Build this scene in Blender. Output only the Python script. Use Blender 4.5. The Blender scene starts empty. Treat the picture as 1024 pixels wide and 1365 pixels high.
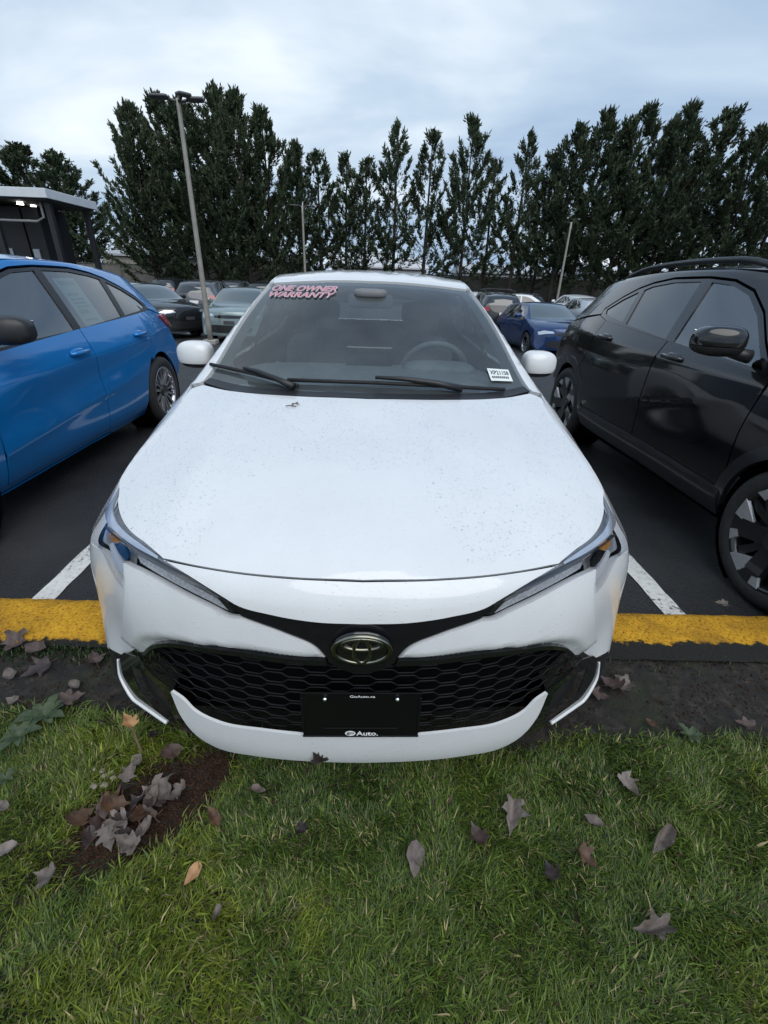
import bpy, bmesh, math, random
import numpy as np
from mathutils import Vector, Matrix
from mathutils.bvhtree import BVHTree
from mathutils.geometry import delaunay_2d_cdt

scene = bpy.context.scene
COL = scene.collection
R = math.radians

# ------------------------------------------------------------------ camera
CAM_F, CAM_PITCH, CAM_YAW, CAM_ROLL = 605.311, R(27.224), R(2.181), R(1.984)
CAM_C = np.array([0.0101, -0.8043, 1.3966])
_c, _s = math.cos(CAM_YAW), math.sin(CAM_YAW)
_cp, _sp = math.cos(CAM_PITCH), math.sin(CAM_PITCH)
_r0 = np.array([_c, -_s, 0.0]); _u0 = np.array([_sp * _s, _sp * _c, _cp])
CAM_FW = np.array([_cp * _s, _cp * _c, -_sp])
CAM_R = math.cos(CAM_ROLL) * _r0 + math.sin(CAM_ROLL) * _u0
CAM_U = math.cos(CAM_ROLL) * _u0 - math.sin(CAM_ROLL) * _r0
cam_data = bpy.data.cameras.new('camera')
cam = bpy.data.objects.new('camera', cam_data)
COL.objects.link(cam)
M = Matrix.Identity(4)
for i in range(3):
    M[i][0], M[i][1], M[i][2], M[i][3] = CAM_R[i], CAM_U[i], -CAM_FW[i], CAM_C[i]
cam.matrix_world = M
cam_data.sensor_fit = 'HORIZONTAL'
cam_data.sensor_width = 36.0
cam_data.lens = CAM_F * 36.0 / 1024.0
cam_data.clip_start = 0.02
cam_data.clip_end = 6000
scene.camera = cam

# ------------------------------------------------------------------ sky
SUN_EL, SUN_ROT = R(52), R(160)
world = bpy.data.worlds.new('World'); scene.world = world
world.use_nodes = True
wn = world.node_tree; wn.nodes.clear()
def N(tree, t, **kw):
    n = tree.nodes.new(t)
    for k, v in kw.items(): setattr(n, k, v)
    return n
def ramp(n, stops):
    el = n.color_ramp.elements
    while len(el) < len(stops): el.new(0.5)
    for e, (p, c) in zip(el, stops):
        e.position = p; e.color = (*c, 1) if len(c) == 3 else c
out = N(wn, 'ShaderNodeOutputWorld')
sky = N(wn, 'ShaderNodeTexSky', sky_type='NISHITA', sun_disc=False, sun_elevation=SUN_EL, sun_rotation=SUN_ROT)
sky.air_density = 1.0; sky.dust_density = 2.0
bg1 = N(wn, 'ShaderNodeBackground'); bg1.inputs[1].default_value = 0.09
wn.links.new(sky.outputs[0], bg1.inputs[0])
tc = N(wn, 'ShaderNodeTexCoord')
sep = N(wn, 'ShaderNodeSeparateXYZ'); wn.links.new(tc.outputs['Generated'], sep.inputs[0])
mz = N(wn, 'ShaderNodeMath', operation='MAXIMUM'); wn.links.new(sep.outputs[2], mz.inputs[0]); mz.inputs[1].default_value = 0.0
az = N(wn, 'ShaderNodeMath', operation='ADD'); wn.links.new(mz.outputs[0], az.inputs[0]); az.inputs[1].default_value = 0.16
dx = N(wn, 'ShaderNodeMath', operation='DIVIDE'); wn.links.new(sep.outputs[0], dx.inputs[0]); wn.links.new(az.outputs[0], dx.inputs[1])
dy = N(wn, 'ShaderNodeMath', operation='DIVIDE'); wn.links.new(sep.outputs[1], dy.inputs[0]); wn.links.new(az.outputs[0], dy.inputs[1])
cb = N(wn, 'ShaderNodeCombineXYZ'); wn.links.new(dx.outputs[0], cb.inputs[0]); wn.links.new(dy.outputs[0], cb.inputs[1])
mp = N(wn, 'ShaderNodeMapping'); wn.links.new(cb.outputs[0], mp.inputs[0])
mp.inputs['Location'].default_value = (3.1, 1.7, 0.4); mp.inputs['Rotation'].default_value = (0, 0, R(24)); mp.inputs['Scale'].default_value = (0.62, 1.0, 1)
n1 = N(wn, 'ShaderNodeTexNoise'); wn.links.new(mp.outputs[0], n1.inputs['Vector'])
n1.inputs['Scale'].default_value = 0.85; n1.inputs['Detail'].default_value = 6; n1.inputs['Roughness'].default_value = 0.5; n1.inputs['Distortion'].default_value = 0.35
cr = N(wn, 'ShaderNodeValToRGB'); wn.links.new(n1.outputs['Fac'], cr.inputs[0])
ramp(cr, [(0.33, (0.225, 0.325, 0.475)), (0.45, (0.315, 0.42, 0.56)), (0.57, (0.445, 0.545, 0.655)), (0.74, (0.78, 0.83, 0.87))])
bg2 = N(wn, 'ShaderNodeBackground'); wn.links.new(cr.outputs[0], bg2.inputs[0]); bg2.inputs[1].default_value = 1.0
n2 = N(wn, 'ShaderNodeTexNoise'); wn.links.new(mp.outputs[0], n2.inputs['Vector']); n2.inputs['Scale'].default_value = 0.5; n2.inputs['Detail'].default_value = 4
mr = N(wn, 'ShaderNodeMapRange'); wn.links.new(n2.outputs['Fac'], mr.inputs[0])
mr.inputs[1].default_value = 0.35; mr.inputs[2].default_value = 0.65; mr.inputs[3].default_value = 0.9; mr.inputs[4].default_value = 1.0
mx = N(wn, 'ShaderNodeMixShader'); wn.links.new(mr.outputs[0], mx.inputs[0])
wn.links.new(bg1.outputs[0], mx.inputs[1]); wn.links.new(bg2.outputs[0], mx.inputs[2]); wn.links.new(mx.outputs[0], out.inputs[0])

sun_d = bpy.data.lights.new('sun', 'SUN'); sun_d.energy = 1.5; sun_d.angle = R(60); sun_d.color = (1, 0.96, 0.9)
sun = bpy.data.objects.new('sun', sun_d); COL.objects.link(sun)
# sky sun_rotation is measured clockwise from +Y
_sd = Vector((math.sin(SUN_ROT) * math.cos(SUN_EL), math.cos(SUN_ROT) * math.cos(SUN_EL), math.sin(SUN_EL)))
sun.rotation_euler = _sd.to_track_quat('Z', 'Y').to_euler()

vs = scene.view_settings
vs.view_transform = 'Standard'; vs.look = 'None'; vs.exposure = 0.48; vs.gamma = 1.0; vs.use_curve_mapping = False
scene.render.engine = 'CYCLES'
scene.cycles.use_denoising = True
scene.cycles.max_bounces = 8; scene.cycles.transparent_max_bounces = 12
scene.cycles.caustics_reflective = False; scene.cycles.caustics_refractive = False
scene.cycles.sample_clamp_indirect = 4.0

# ------------------------------------------------------------------ materials
MATS = {}
def mat(name, col=(0.5, 0.5, 0.5), rough=0.5, metal=0.0, coat=0.0, spec=0.5, noise=None, bump=None, emit=None, coat_rough=0.03, trans=0.0):
    """principled material; noise=(scale, amount[, second colour]); bump=(scale, strength, distance)"""
    if name in MATS: return MATS[name]
    m = bpy.data.materials.new(name); m.use_nodes = True; MATS[name] = m
    t = m.node_tree; b = t.nodes['Principled BSDF']
    b.inputs['Base Color'].default_value = (*col, 1); b.inputs['Roughness'].default_value = rough
    b.inputs['Metallic'].default_value = metal; b.inputs['Coat Weight'].default_value = coat
    b.inputs['Coat Roughness'].default_value = coat_rough
    b.inputs['Specular IOR Level'].default_value = spec
    if trans: b.inputs['Transmission Weight'].default_value = trans
    if emit:
        b.inputs['Emission Color'].default_value = (*emit[0], 1); b.inputs['Emission Strength'].default_value = emit[1]
    if noise or bump:
        co = N(t, 'ShaderNodeTexCoord')
    if noise:
        nz = N(t, 'ShaderNodeTexNoise'); t.links.new(co.outputs['Object'], nz.inputs['Vector'])
        nz.inputs['Scale'].default_value = noise[0]; nz.inputs['Detail'].default_value = 5; nz.inputs['Roughness'].default_value = 0.65
        rp = N(t, 'ShaderNodeValToRGB'); t.links.new(nz.outputs['Fac'], rp.inputs[0])
        a = noise[1]; c2 = noise[2] if len(noise) > 2 else tuple(min(1, c * (1 + a)) for c in col)
        c1 = col if len(noise) > 2 else tuple(c * (1 - a) for c in col)
        ramp(rp, [(0.32, c1), (0.68, c2)]); t.links.new(rp.outputs[0], b.inputs['Base Color'])
    if bump:
        nb = N(t, 'ShaderNodeTexNoise'); t.links.new(co.outputs['Object'], nb.inputs['Vector'])
        nb.inputs['Scale'].default_value = bump[0]; nb.inputs['Detail'].default_value = 4
        bp = N(t, 'ShaderNodeBump'); t.links.new(nb.outputs['Fac'], bp.inputs['Height'])
        bp.inputs['Strength'].default_value = bump[1]; bp.inputs['Distance'].default_value = bump[2]
        t.links.new(bp.outputs[0], b.inputs['Normal'])
    return m

def paint(name, col, metal=0.0, rough=0.35, drops=0.0, cr=(0.012, 0.05)):
    """clear-coated car paint with a faint orange peel, a film of dirt, and rain drops on it"""
    m = mat(name, col, rough, metal, 1.0, spec=0.15, coat_rough=0.035)
    t = m.node_tree; b = t.nodes['Principled BSDF']
    co = N(t, 'ShaderNodeTexCoord')
    nz = N(t, 'ShaderNodeTexNoise'); t.links.new(co.outputs['Object'], nz.inputs['Vector']); nz.inputs['Scale'].default_value = 3.0; nz.inputs['Detail'].default_value = 8; nz.inputs['Roughness'].default_value = 0.7
    mrr = N(t, 'ShaderNodeMapRange'); t.links.new(nz.outputs['Fac'], mrr.inputs[0]); mrr.inputs[1].default_value = 0.35; mrr.inputs[2].default_value = 0.75; mrr.inputs[3].default_value = cr[0]; mrr.inputs[4].default_value = cr[1]
    t.links.new(mrr.outputs[0], b.inputs['Coat Roughness'])
    rp = N(t, 'ShaderNodeValToRGB'); t.links.new(nz.outputs['Fac'], rp.inputs[0])
    ramp(rp, [(0.35, col), (0.8, tuple(c * 0.90 + 0.008 for c in col))]); t.links.new(rp.outputs[0], b.inputs['Base Color'])
    pe = N(t, 'ShaderNodeTexNoise'); t.links.new(co.outputs['Object'], pe.inputs['Vector']); pe.inputs['Scale'].default_value = 260; pe.inputs['Detail'].default_value = 1
    bp = N(t, 'ShaderNodeBump'); t.links.new(pe.outputs['Fac'], bp.inputs['Height']); bp.inputs['Strength'].default_value = 0.03; bp.inputs['Distance'].default_value = 0.002
    last = bp
    if drops:
        for sc, keep, dist in ((120, 0.70, 0.0016), (230, 0.62, 0.0010)):
            vo = N(t, 'ShaderNodeTexVoronoi'); t.links.new(co.outputs['Object'], vo.inputs['Vector']); vo.inputs['Scale'].default_value = sc
            big = N(t, 'ShaderNodeTexNoise'); t.links.new(co.outputs['Object'], big.inputs['Vector']); big.inputs['Scale'].default_value = 5
            hs = N(t, 'ShaderNodeSeparateColor'); t.links.new(vo.outputs['Color'], hs.inputs[0])
            sm = N(t, 'ShaderNodeMath', operation='MULTIPLY_ADD'); t.links.new(big.outputs['Fac'], sm.inputs[0]); sm.inputs[1].default_value = 0.45; t.links.new(hs.outputs[0], sm.inputs[2])
            th = N(t, 'ShaderNodeMath', operation='GREATER_THAN'); t.links.new(sm.outputs[0], th.inputs[0]); th.inputs[1].default_value = keep + 0.40
            dm = N(t, 'ShaderNodeMapRange', interpolation_type='SMOOTHSTEP'); t.links.new(vo.outputs['Distance'], dm.inputs[0]); dm.inputs[1].default_value = 0.12; dm.inputs[2].default_value = 0.34; dm.inputs[3].default_value = 1; dm.inputs[4].default_value = 0
            mu = N(t, 'ShaderNodeMath', operation='MULTIPLY'); t.links.new(th.outputs[0], mu.inputs[0]); t.links.new(dm.outputs[0], mu.inputs[1])
            b2 = N(t, 'ShaderNodeBump'); t.links.new(mu.outputs[0], b2.inputs['Height']); b2.inputs['Strength'].default_value = drops; b2.inputs['Distance'].default_value = dist
            t.links.new(last.outputs[0], b2.inputs['Normal']); last = b2
    t.links.new(last.outputs[0], b.inputs['Coat Normal'])
    if drops: t.links.new(last.outputs[0], b.inputs['Normal'])
    return m

def glass_mat(name, tint=(0.75, 0.82, 0.8), refl=1.0, rough=0.0, f0=0.04, drops=0.0, dirt=0.0):
    """thin sheet glass: tinted see-through plus a Fresnel mirror"""
    m = bpy.data.materials.new(name); m.use_nodes = True; t = m.node_tree; t.nodes.clear(); MATS[name] = m
    o = N(t, 'ShaderNodeOutputMaterial'); tr = N(t, 'ShaderNodeBsdfTransparent'); tr.inputs[0].default_value = (*tint, 1)
    gl = N(t, 'ShaderNodeBsdfGlossy'); gl.inputs['Roughness'].default_value = rough; gl.inputs[0].default_value = (1, 1, 1, 1)
    lw = N(t, 'ShaderNodeLayerWeight'); lw.inputs['Blend'].default_value = 0.5
    # schlick: f0 + (1-f0) * facing^5
    pw = N(t, 'ShaderNodeMath', operation='POWER'); t.links.new(lw.outputs['Facing'], pw.inputs[0]); pw.inputs[1].default_value = 4.6
    ma = N(t, 'ShaderNodeMath', operation='MULTIPLY_ADD', use_clamp=True); t.links.new(pw.outputs[0], ma.inputs[0]); ma.inputs[1].default_value = refl; ma.inputs[2].default_value = f0
    mx = N(t, 'ShaderNodeMixShader'); t.links.new(ma.outputs[0], mx.inputs[0]); t.links.new(tr.outputs[0], mx.inputs[1]); t.links.new(gl.outputs[0], mx.inputs[2])
    last = mx
    if dirt:
        df = N(t, 'ShaderNodeBsdfDiffuse'); df.inputs[0].default_value = (0.62, 0.68, 0.70, 1)
        co = N(t, 'ShaderNodeTexCoord'); nz = N(t, 'ShaderNodeTexNoise'); t.links.new(co.outputs['Object'], nz.inputs['Vector']); nz.inputs['Scale'].default_value = 5; nz.inputs['Detail'].default_value = 7
        mr2 = N(t, 'ShaderNodeMapRange'); t.links.new(nz.outputs['Fac'], mr2.inputs[0]); mr2.inputs[1].default_value = 0.3; mr2.inputs[2].default_value = 0.75; mr2.inputs[3].default_value = dirt * 0.6; mr2.inputs[4].default_value = dirt * 1.3
        m3 = N(t, 'ShaderNodeMixShader'); t.links.new(mr2.outputs[0], m3.inputs[0]); t.links.new(mx.outputs[0], m3.inputs[1]); t.links.new(df.outputs[0], m3.inputs[2]); last = m3
    if drops:
        co2 = N(t, 'ShaderNodeTexCoord'); prev = None
        for sc, thr in ((60, 0.90), (130, 0.90)):
            vo = N(t, 'ShaderNodeTexVoronoi'); t.links.new(co2.outputs['Object'], vo.inputs['Vector']); vo.inputs['Scale'].default_value = sc
            hs = N(t, 'ShaderNodeSeparateColor'); t.links.new(vo.outputs['Color'], hs.inputs[0])
            th = N(t, 'ShaderNodeMath', operation='GREATER_THAN'); t.links.new(hs.outputs[0], th.inputs[0]); th.inputs[1].default_value = thr
            dm = N(t, 'ShaderNodeMapRange', interpolation_type='SMOOTHSTEP'); t.links.new(vo.outputs['Distance'], dm.inputs[0]); dm.inputs[1].default_value = 0.1; dm.inputs[2].default_value = 0.3; dm.inputs[3].default_value = 1; dm.inputs[4].default_value = 0
            mu = N(t, 'ShaderNodeMath', operation='MULTIPLY'); t.links.new(th.outputs[0], mu.inputs[0]); t.links.new(dm.outputs[0], mu.inputs[1])
            b2 = N(t, 'ShaderNodeBump'); t.links.new(mu.outputs[0], b2.inputs['Height']); b2.inputs['Strength'].default_value = drops; b2.inputs['Distance'].default_value = 0.003
            if prev: t.links.new(prev.outputs[0], b2.inputs['Normal'])
            prev = b2
        t.links.new(prev.outputs[0], gl.inputs['Normal']); t.links.new(prev.outputs[0], lw.inputs['Normal'])
    t.links.new(last.outputs[0], o.inputs[0])
    return m

# ------------------------------------------------------------------ mesh helpers
def link(name, me, m=None, parent=None):
    o = bpy.data.objects.new(name, me); COL.objects.link(o)
    if m is not None and me is not None:
        if len(me.materials) == 0: me.materials.append(m)
    if parent is not None: o.parent = parent
    return o
def tag(o, label=None, cat=None, group=None, kind=None):
    if label: o['label'] = label
    if cat: o['category'] = cat
    if group: o['group'] = group
    if kind: o['kind'] = kind
    return o
def thing(name, label, cat, loc=(0, 0, 0), rz=0.0, group=None):
    o = bpy.data.objects.new(name, None); COL.objects.link(o); o.empty_display_size = 0.2
    o.location = loc; o.rotation_euler = (0, 0, rz)
    return tag(o, label, cat, group)
def mesh_from(verts, faces, smooth=False):
    me = bpy.data.meshes.new('m'); me.from_pydata([tuple(map(float, v)) for v in verts], [], [tuple(map(int, f)) for f in faces]); me.update()
    if smooth: me.polygons.foreach_set('use_smooth', [True] * len(me.polygons))
    return me
def fast_mesh(V, F):
    """big triangle/quad mesh from arrays"""
    V = np.asarray(V, np.float32); F = np.asarray(F, np.int32); k = F.shape[1]
    me = bpy.data.meshes.new('m'); me.vertices.add(len(V)); me.vertices.foreach_set('co', V.ravel())
    me.loops.add(F.size); me.loops.foreach_set('vertex_index', F.ravel())
    me.polygons.add(len(F)); me.polygons.foreach_set('loop_start', np.arange(0, F.size, k, dtype=np.int32)); me.update(calc_edges=True); me.validate()
    return me
def obj(name, bm, m, parent=None, smooth=False, autos=None):
    me = bpy.data.meshes.new(name); bmesh.ops.recalc_face_normals(bm, faces=bm.faces[:]); bm.to_mesh(me); bm.free()
    if smooth or autos is not None: me.polygons.foreach_set('use_smooth', [True] * len(me.polygons))
    if autos is not None: me.set_sharp_from_angle(angle=R(autos))
    return link(name, me, m, parent)
def box(bm, c, s, bev=0.0, rot=None, seg=2):
    M = Matrix.Translation(c) @ (rot.to_4x4() if rot is not None else Matrix.Identity(4)) @ Matrix.Diagonal((*s, 1))
    r = bmesh.ops.create_cube(bm, size=1.0, matrix=M)
    if bev > 0:
        es = list({e for v in r['verts'] for e in v.link_edges})
        bmesh.ops.bevel(bm, geom=es, offset=bev, segments=seg, affect='EDGES', profile=0.5)
    return bm
def tube(bm, pts, rad, n=8, cap=True):
    pts = [Vector(p) for p in pts]
    if not hasattr(rad, '__len__'): rad = [rad] * len(pts)
    rings = []; up = Vector((0, 0, 1)); prev = None
    for i, p in enumerate(pts):
        t = (pts[min(i + 1, len(pts) - 1)] - pts[max(i - 1, 0)]).normalized()
        a = prev if prev is not None else (up if abs(t.dot(up)) < 0.9 else Vector((1, 0, 0)))
        u = (a - t * a.dot(t)).normalized(); prev = u; v = t.cross(u)
        rings.append([bm.verts.new(p + (u * math.cos(2 * math.pi * k / n) + v * math.sin(2 * math.pi * k / n)) * rad[i]) for k in range(n)])
    for a, b in zip(rings, rings[1:]):
        for k in range(n): bm.faces.new((a[k], a[(k + 1) % n], b[(k + 1) % n], b[k]))
    if cap: bm.faces.new(rings[0][::-1]); bm.faces.new(rings[-1])
    return bm
def lathe(bm, prof, n=32, axis='x', c=(0, 0, 0), close=False):
    """prof: list of (r, h) turned round the axis"""
    rings = []
    for r, h in prof:
        ring = []
        for k in range(n):
            a = 2 * math.pi * k / n; p = (h, r * math.cos(a), r * math.sin(a)) if axis == 'x' else (r * math.cos(a), r * math.sin(a), h)
            ring.append(bm.verts.new((p[0] + c[0], p[1] + c[1], p[2] + c[2])))
        rings.append(ring)
    pr = list(zip(rings, rings[1:])) + ([(rings[-1], rings[0])] if close else [])
    for a, b in pr:
        for k in range(n): bm.faces.new((a[k], a[(k + 1) % n], b[(k + 1) % n], b[k]))
    return bm
def hermite(pts, n=12, closed=False):
    """dense smooth curve through points (any dimension); a point may carry a trailing None-free flag via CornerPt"""
    P = np.array(pts, float); out = []
    L = len(P); segs = L if closed else L - 1
    for i in range(segs):
        p0 = P[(i - 1) % L] if (closed or i > 0) else P[i]; p1 = P[i]; p2 = P[(i + 1) % L]; p3 = P[(i + 2) % L] if (closed or i + 2 < L) else p2
        d1, d2, d3 = [max(np.linalg.norm(b - a), 1e-9) for a, b in ((p0, p1), (p1, p2), (p2, p3))]
        m1 = (p2 - p1) / d2 if np.allclose(p0, p1) else ((p1 - p0) / d1 * d2 + (p2 - p1) / d2 * d1) / (d1 + d2)
        m2 = (p2 - p1) / d2 if np.allclose(p2, p3) else ((p2 - p1) / d2 * d3 + (p3 - p2) / d3 * d2) / (d2 + d3)
        for k in range(n):
            t = k / n; h = (2*t**3-3*t*t+1, t**3-2*t*t+t, -2*t**3+3*t*t, t**3-t*t)
            out.append(h[0]*p1 + h[1]*m1*d2 + h[2]*p2 + h[3]*m2*d2)
    if not closed: out.append(P[-1])
    return np.array(out)
def interp_line(pts, y):
    """pts rows (y, a, b..): smooth interpolation at y"""
    P = hermite(sorted(pts), 10); return [float(np.interp(y, P[:, 0], P[:, k])) for k in range(1, P.shape[1])]

# ------------------------------------------------------------------ smooth car bodies and the panels laid on them
class Base: pass
LV = 7
def make_base(spec, level=4):
    """A car's outer skin as one subdivision surface fitted through the lines of spec:
    lines[k] (k=0 sill .. 4 belt, 5 auto, 6 roof rail): [(y, x, z)..]; stations: [(y_edge, y_centre, z_centre)..]; front/rear: centre (y, z) for each level"""
    lines = dict(spec['lines'])
    st = spec['stations']; n = len(st) + 2
    def pt(k, i):
        L = sorted(lines[k])
        if i == 0: y, x, z = L[0]
        elif i == n - 1: y, x, z = L[-1]
        else:
            y = st[i - 1][0]; x, z = interp_line(L, y)
        return np.array([x, y, z])
    P = np.zeros((n, LV, 3))
    for k in range(LV):
        if k == 5: continue
        for i in range(n): P[i, k] = pt(k, i)
    P[:, 5] = P[:, 4] * (1 - 0.80) + P[:, 6] * 0.80; P[:, 5, 0] += spec.get('tumble', 0.012)
    fr = [0.0, 0.3, 0.6, 0.85, 1.0]; nf = len(fr)
    rows = []
    for k in range(LV): rows.append((P[0, k], np.array([0, *spec['front'][k]]), spec.get('pf', 2.6), spec.get('qf', 2.0)))
    for i in range(1, n - 1): rows.append((P[i, 6], np.array([0, st[i-1][1], st[i-1][2]]), 2.0, st[i-1][3] if len(st[i-1]) > 3 else 2.4))
    for k in range(LV - 1, -1, -1): rows.append((P[n-1, k], np.array([0, *spec['rear'][k]]), spec.get('pr', 2.8), 2.0))
    V = []; idx = {}
    def add(key, p):
        if key not in idx: idx[key] = len(V); V.append(np.array(p, float))
        return idx[key]
    F = []
    grid = []
    for r, (E, Cc, p, q) in enumerate(rows):
        row = {}
        for j in range(-(nf - 1), nf):
            f = fr[abs(j)]; sg = 1 if j >= 0 else -1
            row[j] = add(('t', r, j), (sg * E[0] * f, Cc[1] + (E[1] - Cc[1]) * f**p, Cc[2] + (E[2] - Cc[2]) * f**q))
        grid.append(row)
    for r in range(len(rows) - 1):
        for j in range(-(nf - 1), nf - 1): F.append((grid[r][j], grid[r][j+1], grid[r+1][j+1], grid[r+1][j]))
    nr = len(rows)
    for sg in (1, -1):
        def sid(i, k):
            j = sg * (nf - 1)
            if i == 0: return grid[k][j]
            if i == n - 1: return grid[nr - 1 - k][j]
            if k == LV - 1: return grid[LV - 1 + i][j]
            p = P[i, k]; return add(('s', i, k, sg), (sg * p[0], p[1], p[2]))
        for i in range(n - 1):
            for k in range(LV - 1):
                q = (sid(i, k), sid(i + 1, k), sid(i + 1, k + 1), sid(i, k + 1))
                F.append(q if sg > 0 else q[::-1])
    T = np.array(V); X = T.copy()
    me = mesh_from(X, F); o = bpy.data.objects.new('tmp', me); COL.objects.link(o)
    md = o.modifiers.new('s', 'SUBSURF'); md.levels = 1; md.use_limit_surface = True; md.boundary_smooth = 'ALL'
    def ev():
        me.vertices.foreach_set('co', X.ravel()); me.update(); o.update_tag()
        dg = bpy.context.evaluated_depsgraph_get(); dg.update(); e = o.evaluated_get(dg); m2 = e.to_mesh()
        A = np.zeros(len(m2.vertices) * 3); m2.vertices.foreach_get('co', A); A = A.reshape(-1, 3)
        m2.calc_loop_triangles(); Tt = np.zeros(len(m2.loop_triangles) * 3, int); m2.loop_triangles.foreach_get('vertices', Tt)
        nn = np.zeros(len(A) * 3); m2.vertices.foreach_get('normal', nn)
        res = A.copy(), Tt.reshape(-1, 3).copy(), nn.reshape(-1, 3).copy(); e.to_mesh_clear(); return res
    for it in range(5):
        A, _, _ = ev(); X += 0.75 * (T - A[:len(T)]); X[np.abs(T[:, 0]) < 1e-9, 0] = 0
    md.levels = level
    A, Tr, nn = ev()
    bpy.data.objects.remove(o); bpy.data.meshes.remove(me)
    # outward normals
    c = A.mean(0)
    if ((A - c) * nn).sum(1).mean() < 0: nn = -nn; Tr = Tr[:, ::-1]
    b = Base(); b.V, b.T, b.Nn = A, Tr, nn
    b.bvh = BVHTree.FromPolygons([tuple(v) for v in A], [tuple(int(i) for i in t) for t in Tr])
    return b
def base_eval(b, hit, ti):
    t = b.T[ti]; p = np.array(hit); a, q, r = b.V[t[0]], b.V[t[1]], b.V[t[2]]
    v0, v1, v2 = q - a, r - a, p - a; d00, d01, d11, d20, d21 = v0@v0, v0@v1, v1@v1, v2@v0, v2@v1
    den = d00 * d11 - d01 * d01
    if abs(den) < 1e-16: n = b.Nn[t[0]]
    else:
        v = (d11*d20 - d01*d21) / den; w = (d00*d21 - d01*d20) / den; n = (1-v-w)*b.Nn[t[0]] + v*b.Nn[t[1]] + w*b.Nn[t[2]]
    return p, n / np.linalg.norm(n)
class Lin:
    """parallel projection onto a body: d points outward, A and B span the drawing plane"""
    def __init__(s, d, A, B): s.d, s.A, s.B = [np.array(v, float) / np.linalg.norm(v) for v in (d, A, B)]
    def ray(s, u, v): return s.A * u + s.B * v + s.d * 6.0, -s.d
    def inv(s, P): return float(P @ s.A), float(P @ s.B)
class Cen:
    """central projection from point c, looking along fw"""
    def __init__(s, c, r, u, fw): s.c, s.r, s.u, s.fw = [np.array(v, float) for v in (c, r, u, fw)]
    def ray(s, a, b): return s.c, s.fw + s.r * a + s.u * b
    def inv(s, P): d = P - s.c; k = d @ s.fw; return float(d @ s.r / k), float(d @ s.u / k)
SIDE = Lin((1, 0, 0), (0, 1, 0), (0, 0, 1)); TOP = Lin((0, 0, 1), (1, 0, 0), (0, 1, 0))
FRONT = Lin((0, -1, 0), (1, 0, 0), (0, 0, 1)); REAR = Lin((0, 1, 0), (1, 0, 0), (0, 0, 1))
DIAG = Lin((1, 0, 1), (0, 1, 0), (-1, 0, 1))
def cast(b, o, d, maxd=60.0):
    d = np.array(d) / np.linalg.norm(d)
    h = b.bvh.ray_cast(Vector(o), Vector(d), maxd)
    if h[0] is not None: return base_eval(b, h[0], h[2])
    best = None
    for t in np.linspace(0.3, 8.0, 60):
        q = Vector(np.array(o) + d * t); nr = b.bvh.find_nearest(q)
        if best is None or nr[3] < best[0][3]: best = (nr, t)
    t0 = best[1]
    for t in np.linspace(t0 - 0.13, t0 + 0.13, 14):
        q = Vector(np.array(o) + d * t); nr = b.bvh.find_nearest(q)
        if nr[3] < best[0][3]: best = (nr, t)
    return base_eval(b, best[0][0], best[0][2])
def pip(P, poly):
    x, y = P[:, 0], P[:, 1]; inside = np.zeros(len(P), bool); q = np.roll(poly, 1, 0)
    for (x1, y1), (x2, y2) in zip(poly, q):
        if y1 == y2: continue
        c = ((y1 > y) != (y2 > y)) & (x < (x2 - x1) * (y - y1) / (y2 - y1) + x1); inside ^= c
    return inside
def area2(p): x, y = p[:, 0], p[:, 1]; return 0.5 * float(np.sum(x * np.roll(y, -1) - np.roll(x, -1) * y))
def dens(loop, step):
    P = np.array(loop, float)[:, :2]; out = []
    for a, b in zip(P, np.roll(P, -1, 0)):
        L = np.linalg.norm(b - a)
        if L < 1e-7: continue
        k = max(1, int(math.ceil(L / step)))
        for i in range(k): out.append(a + (b - a) * i / k)
    return np.array(out)
def inset(P, g):
    if g == 0: return P
    if area2(P) < 0: P = P[::-1]
    a = P - np.roll(P, 1, 0); b = np.roll(P, -1, 0) - P
    a /= np.maximum(np.linalg.norm(a, axis=1), 1e-9)[:, None]; b /= np.maximum(np.linalg.norm(b, axis=1), 1e-9)[:, None]
    na = np.stack([-a[:, 1], a[:, 0]], 1); nb = np.stack([-b[:, 1], b[:, 0]], 1); m = na + nb
    m /= np.maximum((m * na).sum(1), 0.5)[:, None]
    return P + m * g
def smooth_loop(pts, n=8):
    """closed loop; points given as (a, b) are smooth, (a, b, 1) are corners"""
    k = len(pts); cs = [i for i, p in enumerate(pts) if len(p) > 2 and p[2]]
    if not cs: return hermite([p[:2] for p in pts], n, True)
    out = []
    for a, c in zip(cs, cs[1:] + [cs[0] + k]):
        seg = [pts[i % k][:2] for i in range(a, c + 1)]
        if len(seg) == 2: out += [np.array(seg[0], float)]
        else: out += list(hermite(seg, n)[:-1])
    return np.array(out)
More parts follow.
